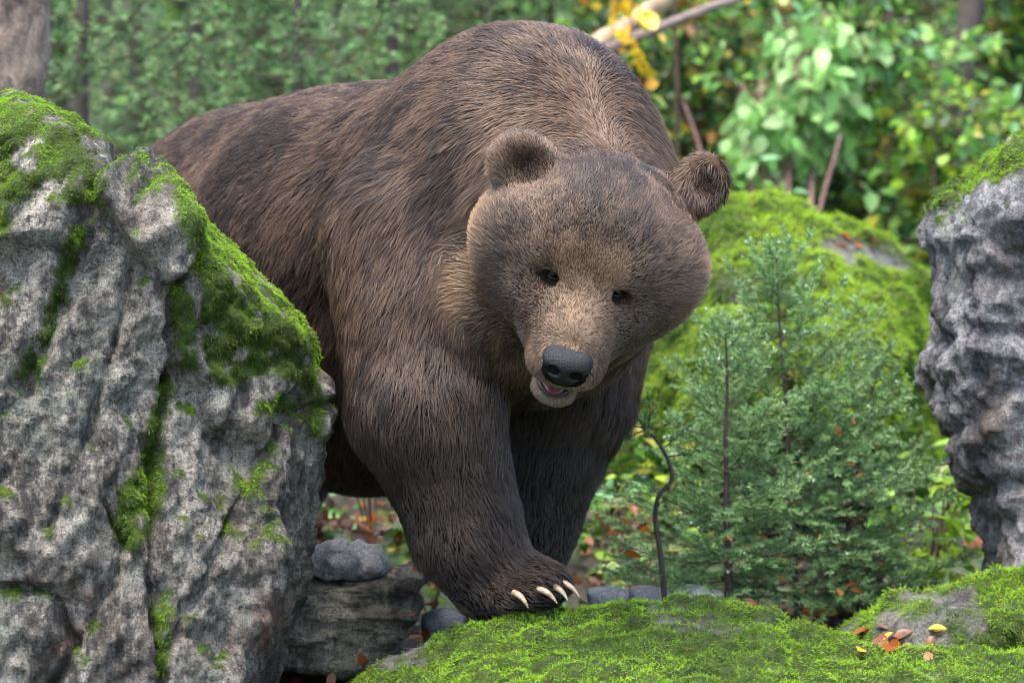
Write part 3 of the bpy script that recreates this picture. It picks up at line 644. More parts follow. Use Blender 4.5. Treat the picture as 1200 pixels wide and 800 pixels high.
def fur(name, n, dens, lf, rad, lift, jit, clump, kpts, mat_, colf):
    p, nn, t, B = sample(BV, BF, BN, n, dens)
    ok = ~bare(p); p, nn = p[ok], nn[ok]; n = len(p)
    d = flow(p, nn)
    # tufts: neighbours lean the same way
    if clump: 
        d = d + clump * np.stack([vnoise(p * 34, 130 + c) for c in range(3)], 1) + 0.6 * clump * np.stack([vnoise(p * 13, 140 + c) for c in range(3)], 1)
    d = d + RNG.normal(0, jit, (n, 3)); d = nrm(d - (d * nn).sum(1, keepdims=True) * nn)
    Lh = lf(p)[:, None] * (0.65 + 0.6 * RNG.random((n, 1)))
    lf_ = ((lift + 0.28 * sstep(0.2, 0.1, p[:, 2:])) * (0.7 + 0.6 * RNG.random((n, 1))))
    s = np.linspace(0, 1, kpts)
    q = p[:, None] - 0.003 * nn[:, None] + Lh[:, None] * (d[:, None] * (s[None, :, None] * 0.93) + nn[:, None] * (lf_[:, None] * (s * (1.35 - 0.75 * s))[None, :, None]))
    q[..., 2] -= Lh * 0.10 * (s ** 2)[None, :]
    prof = np.array([0.75, 1.0, 0.8, 0.22]) if kpts == 4 else np.interp(s, [0, 0.35, 0.75, 1], [0.75, 1, 0.75, 0.15])
    return strands(name, q, prof[None] * (rad(p) * (0.7 + 0.6 * RNG.random(n)))[:, None], colf(p, nn), mat_, bear)
hw_v = head_w(BV); mz_v = muzzle_w(HL(BV)) * hw_v
def legz(p): return sstep(0.42, 0.16, p[:, 2])
def fur_len(p):
    L = HL(p); h = head_w(p); l = 0.056 - 0.026 * legz(p) - 0.012 * sstep(0.15, 0.04, p[:, 2])
    l = l * (0.85 + 0.3 * vnoise(p * 6, 150))
    hl = 0.024 - 0.012 * sstep(0.06, 0.17, L[:, 1]) + 0.018 * sstep(0.14, 0.24, np.abs(L[:, 0])) * sstep(0.12, 0.02, L[:, 1])
    l = l * (1 - h) + hl * h; e = ear_w(p); return l * (1 - e) + 0.010 * e
def fur_col(p, nn):
    n = len(p); L = HL(p); h = head_w(p)[:, None]; px, py = PIX(p)
    a = np.clip(0.46 + 1.15 * fbm(p * np.array([5, 5, 4]), 3, 160) + 0.55 * vnoise(p * 40, 163) + 0.35 * vnoise(p * 110, 164) + RNG.normal(0, 0.36, n), 0, 1)[:, None]
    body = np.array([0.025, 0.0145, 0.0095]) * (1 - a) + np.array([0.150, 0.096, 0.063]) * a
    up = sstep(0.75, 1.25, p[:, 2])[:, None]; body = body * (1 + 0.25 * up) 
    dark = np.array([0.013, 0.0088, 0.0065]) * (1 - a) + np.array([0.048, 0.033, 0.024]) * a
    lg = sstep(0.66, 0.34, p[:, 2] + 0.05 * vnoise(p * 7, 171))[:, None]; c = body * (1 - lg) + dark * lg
    face = np.array([0.026, 0.016, 0.010]) * (1 - a) + np.array([0.138, 0.090, 0.056]) * a
    mz = (sstep(0.10, 0.18, L[:, 1]) * np.exp(-((L[:, 0]) / 0.075) ** 2))[:, None]
    tan = np.array([0.085, 0.055, 0.034]) * (1 - a) + np.array([0.235, 0.16, 0.10]) * a
    face = face * (1 - mz) + tan * mz
    rim = (sstep(0.17, 0.23, np.abs(L[:, 0])) * sstep(0.10, 0.0, L[:, 1]) * sstep(-0.11, -0.07, L[:, 1]) * sstep(0.08, -0.02, L[:, 2]))[:, None]
    face = face * (1 - 0.6 * rim) + np.array([0.30, 0.185, 0.095]) * 0.6 * rim
    for s in (-1, 1):   # dark hair round the eyes
        e = np.exp(-(((L - np.array([s * 0.071, 0.156, 0.012])) / np.array([0.030, 0.05, 0.022])) ** 2).sum(1))[:, None]; face = face * (1 - 0.85 * e) + np.array([0.02, 0.013, 0.01]) * 0.85 * e
        e = np.exp(-(((L - np.array([s * 0.118, 0.12, -0.075])) / np.array([0.055, 0.10, 0.085])) ** 2).sum(1))[:, None]; face = face * (1 - 0.7 * e) + np.array([0.035, 0.023, 0.016]) * 0.7 * e
    fh = np.exp(-(((L - np.array([0, 0.10, 0.11])) / np.array([0.09, 0.1, 0.06])) ** 2).sum(1))[:, None]; face = face * (1 - 0.6 * fh)
    lip = (((L[:, 2] < -0.105) & (L[:, 1] > 0.16)).astype(float) * 0.5)[:, None]; face = face * (1 - lip) + np.array([0.13, 0.11, 0.10]) * lip
    head_shade = (np.exp(-(((p - P(615, 400, -0.02)) / np.array([0.20, 0.30, 0.20])) ** 2).sum(1)))[:, None]; c = c * (1 - 0.75 * head_shade) + np.array([0.014, 0.010, 0.008]) * 0.75 * head_shade  # shade below the head painted into the throat and chest fur colour
    hb = sstep(-0.07, -0.015, L[:, 1:2]) * h; c = c * (1 - hb) + face * hb
    ein = np.maximum(np.exp(-(((p - (E1 + n1 * 0.02)) / 0.042) ** 2).sum(1)), np.exp(-(((p - (P(826, 212, -0.08) + n2 * 0.02)) / 0.034) ** 2).sum(1)))[:, None]
    c = c * (1 - 0.8 * ein) + np.array([0.022, 0.015, 0.011]) * 0.8 * ein
    return np.clip(c, 0.004, 0.9)
_sk = fur_col(BV, BN) * 0.45; _sk[mouth] = skin[mouth]; _sk[nosy] = 0.006
bear.data.attributes["tint"].data.foreach_set("color", np.concatenate([_sk, np.ones((len(_sk), 1))], 1).astype(np.float32).ravel())
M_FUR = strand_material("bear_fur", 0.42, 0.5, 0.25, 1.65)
dens_b = 1.0 - 0.93 * hw_v * (1 - 0.0) ; dens_b = np.where(hw_v > 0.5, 0.05, 1.0) * np.where((BN[:, 1] > 0.55), 0.45, 1.0)
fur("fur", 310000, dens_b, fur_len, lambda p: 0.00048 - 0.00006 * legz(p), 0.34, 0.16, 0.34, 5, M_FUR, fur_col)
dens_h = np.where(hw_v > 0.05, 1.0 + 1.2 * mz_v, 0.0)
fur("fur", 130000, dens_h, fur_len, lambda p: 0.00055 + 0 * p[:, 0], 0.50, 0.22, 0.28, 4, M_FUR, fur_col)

# nose, eyes, tongue, lips, claws
f = Field(np.arange(-0.07, 0.07, 0.0024), np.arange(0.24, 0.40, 0.0024), np.arange(-0.14, 0.0, 0.0024))
f.ball((0, 0.315, -0.056), (0.047, 0.034, 0.027), 0.01); f.ball((0, 0.318, -0.074), (0.036, 0.028, 0.026), 0.012); f.ball((0, 0.305, -0.045), (0.044, 0.03, 0.018), 0.012)
for s in (-1, 1):
    f.ball((s * 0.021, 0.346, -0.066), (0.012, 0.020, 0.010), 0.005, sub=True); f.cone((s * 0.025, 0.343, -0.069), (s * 0.043, 0.330, -0.074), 0.006, 0.003, 0.004, sub=True)
f.cone((0, 0.352, -0.062), (0, 0.346, -0.10), 0.0022, 0.0022, 0.004, sub=True)
V, F = f.mesh(2); m_nose = plain("nose_leather", (0.006, 0.006, 0.008), 0.33, 0.40, 0.0, 300, 0.9, bdist=0.004)
mk("nose", H(0, 0.015, -0.018) + ((V - [0, 0.31, -0.066]) * [1.12, 1.05, 1.12] + [0, 0.31, -0.066]) @ HM, F[:, ::-1] if np.linalg.det(HM) < 0 else F, m_nose, bear)
m_eye = plain("eye", (0.012, 0.007, 0.004), 0.05, 0.6, 1.0); m_lid = plain("eyelid_skin", (0.012, 0.009, 0.008), 0.4, 0.5)
def uvs(c, r, nu=16, nv=10, R=None):
    u = np.arange(nu) * 2 * math.pi / nu; v = np.linspace(0, math.pi, nv)
    V = np.stack([np.sin(v)[:, None] * np.cos(u), np.sin(v)[:, None] * np.sin(u), np.cos(v)[:, None] + 0 * u], -1).reshape(-1, 3) * r
    if R is not None: V = V @ R
    i, j = np.meshgrid(np.arange(nv - 1), np.arange(nu), indexing='ij'); i, j = i.ravel(), j.ravel(); j2 = (j + 1) % nu
    return V + c, np.stack([i * nu + j, (i + 1) * nu + j, (i + 1) * nu + j2, i * nu + j2], 1)
for s in (-1, 1):
    c = H(s * 0.070, 0.149, 0.014); V, F = uvs(c, np.array([0.0125, 0.0125, 0.0115]), R=HM); e = mk("eye", V, F, m_eye, bear)
    t = np.linspace(0, 1, 9) * math.pi
    for k in (1, -1):
        pts = np.array([c + HR * (-s * 0.004 + 0.015 * math.cos(q)) + HU * (k * (0.0085 if k > 0 else 0.0075) * math.sin(q)) + HF * (0.0075 + 0.0045 * math.sin(q)) for q in t])
        V, F = tube(pts, 0.0032 * np.sin(np.clip(t, 0.35, 2.8)), 6, False); mk("eyelid", V, F, m_lid, e)
f = Field(np.arange(-0.06, 0.06, 0.003), np.arange(0.1, 0.30, 0.003), np.arange(-0.19, -0.10, 0.003))
f.ball((-0.006, 0.205, -0.1475), (0.027, 0.055, 0.010), 0.01); f.cone((-0.006, 0.18, -0.139), (-0.006, 0.25, -0.143), 0.003, 0.002, 0.005, sub=True)
V, F = f.mesh(2); mk("tongue", H(0.002, 0.016, -0.050) + V @ HM, F[:, ::-1] if np.linalg.det(HM) < 0 else F, plain("tongue", (0.17, 0.055, 0.06), 0.3, 0.5, 0.3, 300, 0.3), bear)
t = np.linspace(-0.15, math.pi + 0.15, 17)
pts = np.array([H(-0.004 + 0.043 * math.cos(q), 0.210 + 0.063 * max(math.sin(q), -0.2), -0.1985 + 0.012 * abs(math.cos(q)) ** 2) for q in t])
V, F = tube(pts, 0.0034, 7, False); mk("lower_lip", V, F, plain("lip_skin", (0.03, 0.022, 0.024), 0.4, 0.4, 0.1), bear)
m_claw, nt, nd, ln, b = mat("claw_horn")
tc = N_(nt, "TexCoord"); ln.new(ramp(nt, noise(nt, tc.outputs["Object"], 60, 5, 0.7), [(0.35, (0.16, 0.10, 0.055)), (0.62, (0.46, 0.35, 0.23))]), b.inputs["Base Color"]); b.inputs["Roughness"].default_value = 0.35
for (x0, y0, x1, y1, yy) in ((602, 694, 619, 712, -0.165), (631, 690, 653, 707, -0.172), (648, 687, 665, 703, -0.150), (655, 681, 679, 699, -0.118), (652, 676, 670, 690, -0.06)):
    a, c = P(x0, y0, yy + 0.02), P(x1, y1, yy - 0.012); pts = curve(a, c, 8, (0.002, -0.004, 0.006))
    V, F = tube(pts, np.array([0.0072, 0.0073, 0.0070, 0.0065, 0.0056, 0.0044, 0.0030, 0.001]), 8, False); mk("claw", V, F, m_claw, bear)
wk = [(P(640, 430, -0.44), (-0.10, 0, -0.01)), (P(700, 445, -0.44), (0.06, 0, -0.04))]
print("bear", time.time() - T0)

# ------------------------------------------------------------------ spruces
M_NEEDLE = leaf_material("spruce_needles", trans=0.25, rough=0.4)
M_TWIG = bark_material("twig_bark", (0.05, 0.03, 0.018), (0.17, 0.11, 0.065), 40, 0.3)
M_DARKBARK = bark_material("dark_bark", (0.022, 0.018, 0.015), (0.10, 0.08, 0.065), 22, 0.3)
M_DROP = plain("water_drop", (0.95, 0.97, 1.0), 0.02, 0.6, 0.0, **{"Transmission Weight": 0.6, "IOR": 1.33})
class Spray:
    """twigs and needles collected for one tree"""
    def __init__(s): s.tw = []; s.a = []; s.d = []; s.L = []; s.c = []; s.tips = []
    def twig(s, pts, rad, per_m, nl, col, tipcol, start=0.0):
        pts = np.asarray(pts); s.tw.append((pts, np.linspace(rad, rad * 0.35, len(pts)), 4)); seg = np.linalg.norm(np.diff(pts, axis=0), axis=1); T = seg.sum(); s.tips.append(pts[-1])
        n = int(T * (1 - start) * per_m); 
        if n < 2: return
        u = start + (1 - start) * RNG.random(n); cs = np.concatenate([[0], np.cumsum(seg)]) / T
        p = np.stack([np.interp(u, cs, pts[:, c]) for c in range(3)], 1)
        k = np.clip(np.searchsorted(cs, u) - 1, 0, len(seg) - 1); t = nrm(np.diff(pts, axis=0))[k]
        r = RNG.normal(0, 1, (n, 3)); r[:, 2] = r[:, 2] * 0.55 + 0.25; r = nrm(r - (r * t).sum(1, keepdims=True) * t)
        s.a.append(p); s.d.append(nrm(t * 0.62 + r * 0.8)); s.L.append(nl * (0.7 + 0.5 * RNG.random(n)) * (1 - 0.35 * sstep(0.85, 1, u)))
        w = (sstep(0.35, 1.0, u) * 0.6 + 0.25 * RNG.random(n))[:, None]; s.c.append((np.asarray(col) * (1 - w) + np.asarray(tipcol) * w) * (0.75 + 0.5 * RNG.random((n, 1))))
    def branch(s, a, d, L, lift, rad, sp, sub, per_m, nl, col, tip, droop, start=0.15, flat=0.25):
        n = 9; t = np.linspace(0, 1, n)[:, None]; d = nrm(np.asarray(d, float)); side = nrm(np.cross(d, [0, 0, 1.0])); 
        p = a + d * L * t + np.array([0, 0, 1.0]) * L * (lift * t * t - droop * t * (1 - t) * 1.2) + side * L * 0.10 * vnoise(np.concatenate([t * 2 + RNG.random() * 50, t * 0, t * 0], 1), 4)[:, None]
        s.twig(p, rad, per_m, nl, col, tip, start)
        m = max(2, int(L / sp)); 
        for k in range(m):
            u = start + (0.97 - start) * (k + RNG.random() * 0.7) / m; q = np.array([np.interp(u, t[:, 0], p[:, c]) for c in range(3)])
            dd = nrm(p[min(n - 1, int(u * (n - 1)) + 1)] - p[int(u * (n - 1))])
            for sg in (-1, 1):
                if RNG.random() < 0.12: continue
                l = sub * L * (1 - u * 0.75) * (0.65 + 0.6 * RNG.random())
                e = nrm(dd * 0.75 + sg * side * 0.75 + np.array([0, 0, RNG.normal(0, flat)]))
                tt = np.linspace(0, 1, 5)[:, None]; w = q + e * l * tt + np.array([0, 0, -1.0]) * l * droop * 0.6 * tt * tt
                s.twig(w, rad * 0.45, per_m, nl, col, tip)
    def build(s, root, wn, wid, far=False):
        V, F = tubes(s.tw); mk("branches", V, F, M_TWIG, root)
        a = np.concatenate(s.a); d = np.concatenate(s.d); L = np.concatenate(s.L)[:, None]; c = np.concatenate(s.c); n = len(a)
        x = nrm(np.cross(d, RNG.normal(0, 1, (n, 3)))) * wid
        if far:
            V = np.stack([a - x, a + x, a + d * L], 1).reshape(-1, 3); T = np.arange(n * 3).reshape(-1, 3)
            mk("needles", V, T, wn, root, smooth=False, attrs={"tint": np.repeat(c, 3, 0)})["kind"] = "stuff"; return
        V = np.stack([a - x, a + x, a + d * L * 0.75 + x * 0.8, a + d * L, a + d * L * 0.75 - x * 0.8], 1).reshape(-1, 3)
        i = np.arange(n)[:, None] * 5; F = np.concatenate([np.concatenate([i, i + 1, i + 2, i + 4], 1), np.concatenate([i + 4, i + 2, i + 3, i + 3], 1)])
        T = np.concatenate([F[:n][:, [0, 1, 2]], F[:n][:, [0, 2, 3]], F[n:][:, :3]])
        o = mk("needles", V, T, wn, root, smooth=False, attrs={"tint": np.repeat(c, 5, 0)}); o["kind"] = "stuff"
def spruce(label, base, top, levels, nper, R, per_m, nl, wid, col, tip, rad, lift=(0.5, 0.0), droop=0.12, sp=0.025, sub=0.42, h0=0.1, group=None, drops=0, seed=0, bend=(0, 0, 0), elev=(0.9, 0.05), trunkmat=None, name="spruce_tree"):
    base, top = np.asarray(base, float), np.asarray(top, float); root = empty(name, base); s = Spray()
    pts = curve(base - [0, 0, 0.04], top, 14, bend, 0.01, seed); V, F = tube(pts, np.linspace(rad, rad * 0.12, 14), 8, False); mk("trunk", V, F, trunkmat or M_DARKBARK, root)
    for h in np.linspace(h0, 0.985, levels):
        a0 = RNG.random() * 6.28; k = max(3, int(round(nper * (1 - 0.35 * h))))
        for j in range(k):
            az = a0 + j * 6.28 / k + RNG.normal(0, 0.25); hh = np.clip(h + RNG.normal(0, 0.015), 0.02, 0.99)
            q = np.array([np.interp(hh, np.linspace(0, 1, 14), pts[:, c]) for c in range(3)]); L = R(hh) * (0.75 + 0.45 * RNG.random())
            e = elev[1] + (elev[0] - elev[1]) * hh ** 2 + RNG.normal(0, 0.1)
            s.branch(q, (math.cos(az) * math.cos(e), math.sin(az) * math.cos(e), math.sin(e)), L, lift[1] + (lift[0] - lift[1]) * hh, max(0.0012, rad * 0.22 * (1 - 0.6 * hh)), sp, sub, per_m, nl, col, tip, droop)
    n_ = len(pts); s.twig(pts[-3:], rad * 0.12, per_m * 1.3, nl, col, tip)
    s.build(root, M_NEEDLE, wid, nl > 0.02)
    if drops:
        tips = np.array(s.tips); pick = RNG.choice(len(tips), min(drops, len(tips)), replace=False); Vs, Fs, o = [], [], 0
        for q in tips[pick]:
            V, F = uvs(q + [0, 0, -0.003], np.array([1, 1, 1.15]) * RNG.uniform(0.0016, 0.0032), 6, 5); Vs.append(V); Fs.append(F + o); o += len(V)
        mk("water_drops", np.concatenate(Vs), np.concatenate(Fs), M_DROP, root)["kind"] = "stuff"
    tag(root, label, "spruce", group); return root
NC1, NT1 = (0.07, 0.16, 0.055), (0.29, 0.48, 0.18)
def on_ground(px, Y):
    p = P(px, 700, Y); p[2] = float(ground_z(p[0], p[1])); return p
spruce("bushy young spruce with a tall pointed leader in front of the mossy boulder", on_ground(938, 1.05), P(912, 298, 1.05), 12, 7, lambda h: 0.03 + 0.50 * (1 - h) ** 0.7 * min(1, 0.6 + h * 2), 720, 0.0165, 0.0008, NC1, NT1, 0.012, (0.35, 0.05), 0.15, 0.042, 0.6, 0.18, "young spruces between the rocks", 90, 1)
spruce("smaller young spruce with a dark bare lower trunk beside the bear's far foreleg", on_ground(860, 0.80), P(846, 392, 0.80), 9, 6, lambda h: 0.05 + 0.32 * (1 - h) ** 0.7 * min(1, 0.6 + h * 2), 720, 0.016, 0.0008, NC1, NT1, 0.014, (0.3, 0.05), 0.15, 0.042, 0.6, 0.26, "young spruces between the rocks", 60, 2)
spruce("leaning young spruce touching the tall pale grey boulder", on_ground(972, 1.2), P(1028, 425, 1.2), 8, 6, lambda h: 0.05 + 0.30 * (1 - h) ** 0.8 * min(1, 0.5 + h * 2), 720, 0.016, 0.0008, NC1, (0.21, 0.36, 0.14), 0.011, (0.3, 0.05), 0.15, 0.042, 0.6, 0.28, "young spruces between the rocks", 50, 3)
root_ = bpy.data.objects["spruce_tree.002"]; dl = []
for _ in range(26):
    h_ = RNG.uniform(0.05, 0.45); a_ = on_ground(972, 1.2) + (P(1028, 425, 1.2) - on_ground(972, 1.2)) * h_; az = RNG.uniform(0, 6.28); L_ = RNG.uniform(0.08, 0.22)
    b_ = a_ + L_ * np.array([math.cos(az), math.sin(az) * 0.7 - 0.2, RNG.uniform(-0.5, 0.25)]); p_ = curve(a_, b_, 7, (0, 0, 0.03), 0.05, RNG.random() * 99); dl.append((p_, np.linspace(0.0026, 0.0009, 7), 4))
    for _k in range(2): q_ = p_[RNG.integers(2, 6)]; dl.append((curve(q_, q_ + RNG.normal(0, 0.05, 3), 5, (0, 0, 0.01), 0.02, RNG.random() * 99), np.linspace(0.0015, 0.0007, 5), 4))
V, F = tubes(dl); mk("dead_twigs", V, F, bark_material("dry_twigs", (0.16, 0.10, 0.05), (0.36, 0.25, 0.14), 30, 0.5), root_)["kind"] = "stuff"
print("near spruces", time.time() - T0)
BC1, BT1 = (0.035, 0.10, 0.035), (0.32, 0.55, 0.20)
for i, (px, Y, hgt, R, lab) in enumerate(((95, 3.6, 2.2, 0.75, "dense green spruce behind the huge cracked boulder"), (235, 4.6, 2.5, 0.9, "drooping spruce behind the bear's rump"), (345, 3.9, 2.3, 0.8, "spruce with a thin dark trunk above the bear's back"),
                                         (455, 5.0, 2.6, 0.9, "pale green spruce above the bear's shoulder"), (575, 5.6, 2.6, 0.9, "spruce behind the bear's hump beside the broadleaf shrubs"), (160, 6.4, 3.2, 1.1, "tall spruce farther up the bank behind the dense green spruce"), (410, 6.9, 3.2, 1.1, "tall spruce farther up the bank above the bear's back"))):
    b0 = on_ground(px, Y); spruce(lab, b0, b0 + [RNG.normal(0, 0.05), 0, hgt], 13, 7, lambda h, R=R: 0.06 + R * (1 - h) ** 0.8, 340, 0.027, 0.0023, tuple(q * (1.0, 0.8, 1.1, 0.9, 1.0, 0.4, 0.4)[i] for q in BC1), tuple(q * (1.0, 0.8, 1.1, 0.9, 1.0, 0.4, 0.4)[i] for q in BT1), 0.035, (0.35, 0.1), 0.45, 0.085, 0.42, 0.04, "spruces on the bank behind the bear", 0, 10 + i, elev=(0.8, 0.1))  # tone varies per tree; rear two coloured dark, as shade in the gaps
print("far spruces", time.time() - T0)

# ------------------------------------------------------------------ broadleaf shrubs, litter
M_LEAF = leaf_material("broad_leaves", trans=0.45, rough=0.35)
def leaf_shape(wd=0.32, fold=0.10, curl=0.12, lobes=0.0):
    """a pointed oval leaf along +y, folded on its midrib"""
    t = np.array([0, 0.16, 0.38, 0.62, 0.84, 1.0]); w = wd * np.array([0.06, 0.72, 1.0, 0.88, 0.48, 0.0]); z = -curl * t ** 2
    mid = np.stack([0 * t, t, z], 1); l = np.stack([-w, t, z + fold * w / wd], 1); r = np.stack([w, t, z + fold * w / wd], 1)
    V = np.concatenate([mid, l, r]); F = []
    for i in range(5): F += [[i, i + 1, 6 + i + 1], [i, 6 + i + 1, 6 + i], [i, 12 + i, 12 + i + 1], [i, 12 + i + 1, i + 1]]
    return V, np.array(F)
LV, LF = leaf_shape()
SV = np.array([[0, 0, 0], [-0.32, 0.35, 0.08], [-0.24, 0.72, 0.02], [0, 1, -0.1], [0.24, 0.72, 0.02], [0.32, 0.35, 0.08], [0, 0.5, -0.03]]); SF = np.array([[0, 6, 1], [1, 6, 2], [2, 6, 3], [3, 6, 4], [4, 6, 5], [5, 6, 0]])
def frames(n, out, down=0.35, jit=0.5):
    y = nrm(out + np.array([0, 0, -down]) + RNG.normal(0, jit, (n, 3))); z = nrm(np.array([0, -0.25, 1.0]) + RNG.normal(0, 0.45, (n, 3))); x = nrm(np.cross(y, z)); return x, y, np.cross(x, y)
def scatter(TV, TF, pos, x, y, z, sc):
    V = pos[:, None] + sc[:, None, None] * (TV[None, :, :1] * x[:, None] + TV[None, :, 1:2] * y[:, None] + TV[None, :, 2:3] * z[:, None])
    n = len(pos); return V.reshape(-1, 3), (TF[None] + (np.arange(n) * len(TV))[:, None, None]).reshape(-1, TF.shape[1])
def palette(cols, n):
    cols = np.array([c[:3] for c in cols]), np.array([c[3] for c in cols], float); k = RNG.choice(len(cols[1]), n, p=cols[1] / cols[1].sum())
    return cols[0][k] * (0.65 + 0.7 * RNG.random((n, 1)))
GREENS = [(0.09, 0.24, 0.04, 5), (0.17, 0.36, 0.06, 5), (0.34, 0.58, 0.10, 3), (0.03, 0.08, 0.02, 5), (0.17, 0.36, 0.16, 2)]
PALE = [(0.27, 0.48, 0.17, 5), (0.36, 0.56, 0.22, 4), (0.18, 0.38, 0.10, 3)]
LIME = [(0.24, 0.40, 0.03, 5), (0.34, 0.46, 0.04, 4), (0.15, 0.30, 0.03, 3), (0.45, 0.42, 0.03, 1)]
GREENS += [(0.16, 0.20, 0.05, 2), (0.07, 0.05, 0.03, 1.5), (0.42, 0.40, 0.06, 0.6)]
MIXED = GREENS + [(0.60, 0.44, 0.03, 1.2), (0.5, 0.22, 0.03, 1.0), (0.20, 0.11, 0.06, 1.5)]
YELLOW = [(0.62, 0.48, 0.03, 5), (0.62, 0.34, 0.03, 2), (0.35, 0.42, 0.04, 2)]
BROWN = [(0.22, 0.07, 0.025, 4), (0.32, 0.11, 0.025, 3), (0.10, 0.05, 0.03, 4), (0.26, 0.16, 0.10, 1.5), (0.42, 0.27, 0.04, 0.7)]
LEAF_MESH = {}
def leaf_meshes(key, pal, n=8):
    if key not in LEAF_MESH:
        L = []
        for i in range(n):
            V, F = leaf_shape(RNG.uniform(0.27, 0.36), RNG.uniform(0.02, 0.16), RNG.uniform(-0.1, 0.35)); me = bpy.data.meshes.new("leaf")
            fill(me, V, F, True, {"tint": np.tile(palette(pal, 1), (len(V), 1))}); me.materials.append(M_LEAF); L.append(me)
        LEAF_MESH[key] = L
    return LEAF_MESH[key]
from mathutils import Matrix
def put_leaf(name, me, p, x, y, z, s, parent=None):
    o = link(name, me, parent); q = p - (worldloc(parent) if parent is not None else 0)
    o.matrix_local = Matrix(((x[0]*s, y[0]*s, z[0]*s, q[0]), (x[1]*s, y[1]*s, z[1]*s, q[1]), (x[2]*s, y[2]*s, z[2]*s, q[2]), (0, 0, 0, 1)))
    return o
def shrub(label, base, hgt, spread, stems, n, size, pal, pkey, n_ind=0, group=None, stem_mat=None, srad=0.008, low=0.25, lean=(0, 0), twig=0.16, name="leafy_shrub", cat="shrub", stem_len=1.0, down=0.35):
    base = np.asarray(base, float); root = empty(name, base); pts_all = []; tw = []
    for i in range(stems):
        az = RNG.random() * 6.28; r = spread * (0.25 + 0.75 * RNG.random()); top = base + np.array([math.cos(az) * r + lean[0], math.sin(az) * r + lean[1], hgt * (0.65 + 0.4 * RNG.random())])
        p = curve(base + np.array([math.cos(az), math.sin(az), 0]) * srad * 3 - [0, 0, 0.03], top, 10, (-(top - base)[0] * 0.12, -(top - base)[1] * 0.12, hgt * 0.08), 0.05 * hgt, RNG.random() * 99)
        V, F = tube(p, np.linspace(srad, srad * 0.25, 10), 6, False); mk("stem", V, F, stem_mat or M_TWIG, root); pts_all.append(p)
    k = RNG.integers(0, stems, n); u = low + (1 - low) * RNG.random(n) ** 0.8
    PA = np.array(pts_all); ui = np.minimum((u * 9).astype(int), 8); fr = (u * 9 - ui)[:, None]; q = PA[k, ui] * (1 - fr) + PA[k, ui + 1] * fr
    # side twigs carrying the leaves
    nt_ = max(6, n // 7); tk = RNG.integers(0, n, nt_); d = nrm(RNG.normal(0, 1, (nt_, 3)) * [1, 1, 0.5] + [0, 0, 0.25]); tl = twig * (0.4 + 0.8 * RNG.random(nt_))
    tj = RNG.integers(0, nt_, n); s = RNG.random(n) ** 0.7; pos = q[tk][tj] + d[tj] * (tl[tj] * s)[:, None] + np.array([0, 0, -0.25]) * (tl[tj] * s * s)[:, None] + RNG.normal(0, size * 0.35, (n, 3))
    mids = [np.stack([q[tk[i]], q[tk[i]] + d[i] * tl[i] * 0.5 + [0, 0, -0.06 * tl[i]], q[tk[i]] + d[i] * tl[i] + [0, 0, -0.25 * tl[i]]]) for i in range(nt_)]
    V, F = tubes([(m, np.array([1, 0.7, 0.4]) * srad * 0.22, 4) for m in mids]); mk("twigs", V, F, stem_mat or M_TWIG, root)["kind"] = "stuff"
    x, y, z = frames(n, d[tj] * 0.8, down); sc = size * (0.6 + 0.7 * RNG.random(n))
    o = np.argsort(pos[:, 1]); ind = o[:n_ind]; rest = o[n_ind:]
    for i in ind: put_leaf("leaf", leaf_meshes(pkey, pal)[RNG.integers(0, 8)], pos[i], x[i], y[i], z[i], sc[i], root)
    if len(rest):
        V, F = scatter(SV, SF, pos[rest], x[rest], y[rest], z[rest], sc[rest]); c = palette(pal, len(rest))
        mk("leaves", V, F, M_LEAF, root, attrs={"tint": np.repeat(c, len(SV), 0)})["kind"] = "stuff"
    tag(root, label, cat, group); return root
M_RED = bark_material("reddish_bark", (0.12, 0.06, 0.05), (0.34, 0.20, 0.17), 25, 0.3)
def gb(px, Y): return on_ground(px, Y)
G1 = "leafy shrubs on the bank"
# near plants
shrub("yellow green leafy bush under the tall pale grey boulder", gb(1085, 1.5), 0.36, 0.20, 9, 170, 0.046, LIME, "lime", 150, None, None, 0.004, 0.1, twig=0.12, name="leafy_bush", cat="bush")
shrub("green beech sapling under the bear's belly", gb(440, 2.0), 0.42, 0.13, 6, 70, 0.060, LIME + GREENS, "sap", 70, None, None, 0.004, 0.3, twig=0.12, name="beech_sapling", cat="sapling")
shrub("small green plant between the bear's front leg and the slab", gb(505, 1.3), 0.27, 0.08, 5, 34, 0.055, LIME, "lime", 34, None, None, 0.003, 0.2, twig=0.07, name="leafy_plant", cat="plant")
shrub("low leafy plant beside the bear's far front leg", gb(705, 1.9), 0.30, 0.20, 8, 130, 0.045, GREENS, "green", 110, None, None, 0.003, 0.05, twig=0.12, name="leafy_plant", cat="plant")
shrub("low green plant behind the young spruces", gb(790, 2.0), 0.36, 0.22, 8, 150, 0.045, GREENS + LIME, "sap", 100, None, None, 0.003, 0.05, twig=0.13, name="leafy_plant", cat="plant")
shrub("dry brown leafed seedling behind the bear's belly", gb(395, 1.7), 0.20, 0.12, 6, 50, 0.042, BROWN, "brown", 60, None, None, 0.003, 0.1, twig=0.1, name="seedling", cat="seedling")
shrub("withered brown seedling beside the young spruces", gb(745, 1.7), 0.26, 0.10, 5, 26, 0.045, BROWN, "brown", 34, None, None, 0.003, 0.35, twig=0.08, name="seedling", cat="seedling", down=1.2)
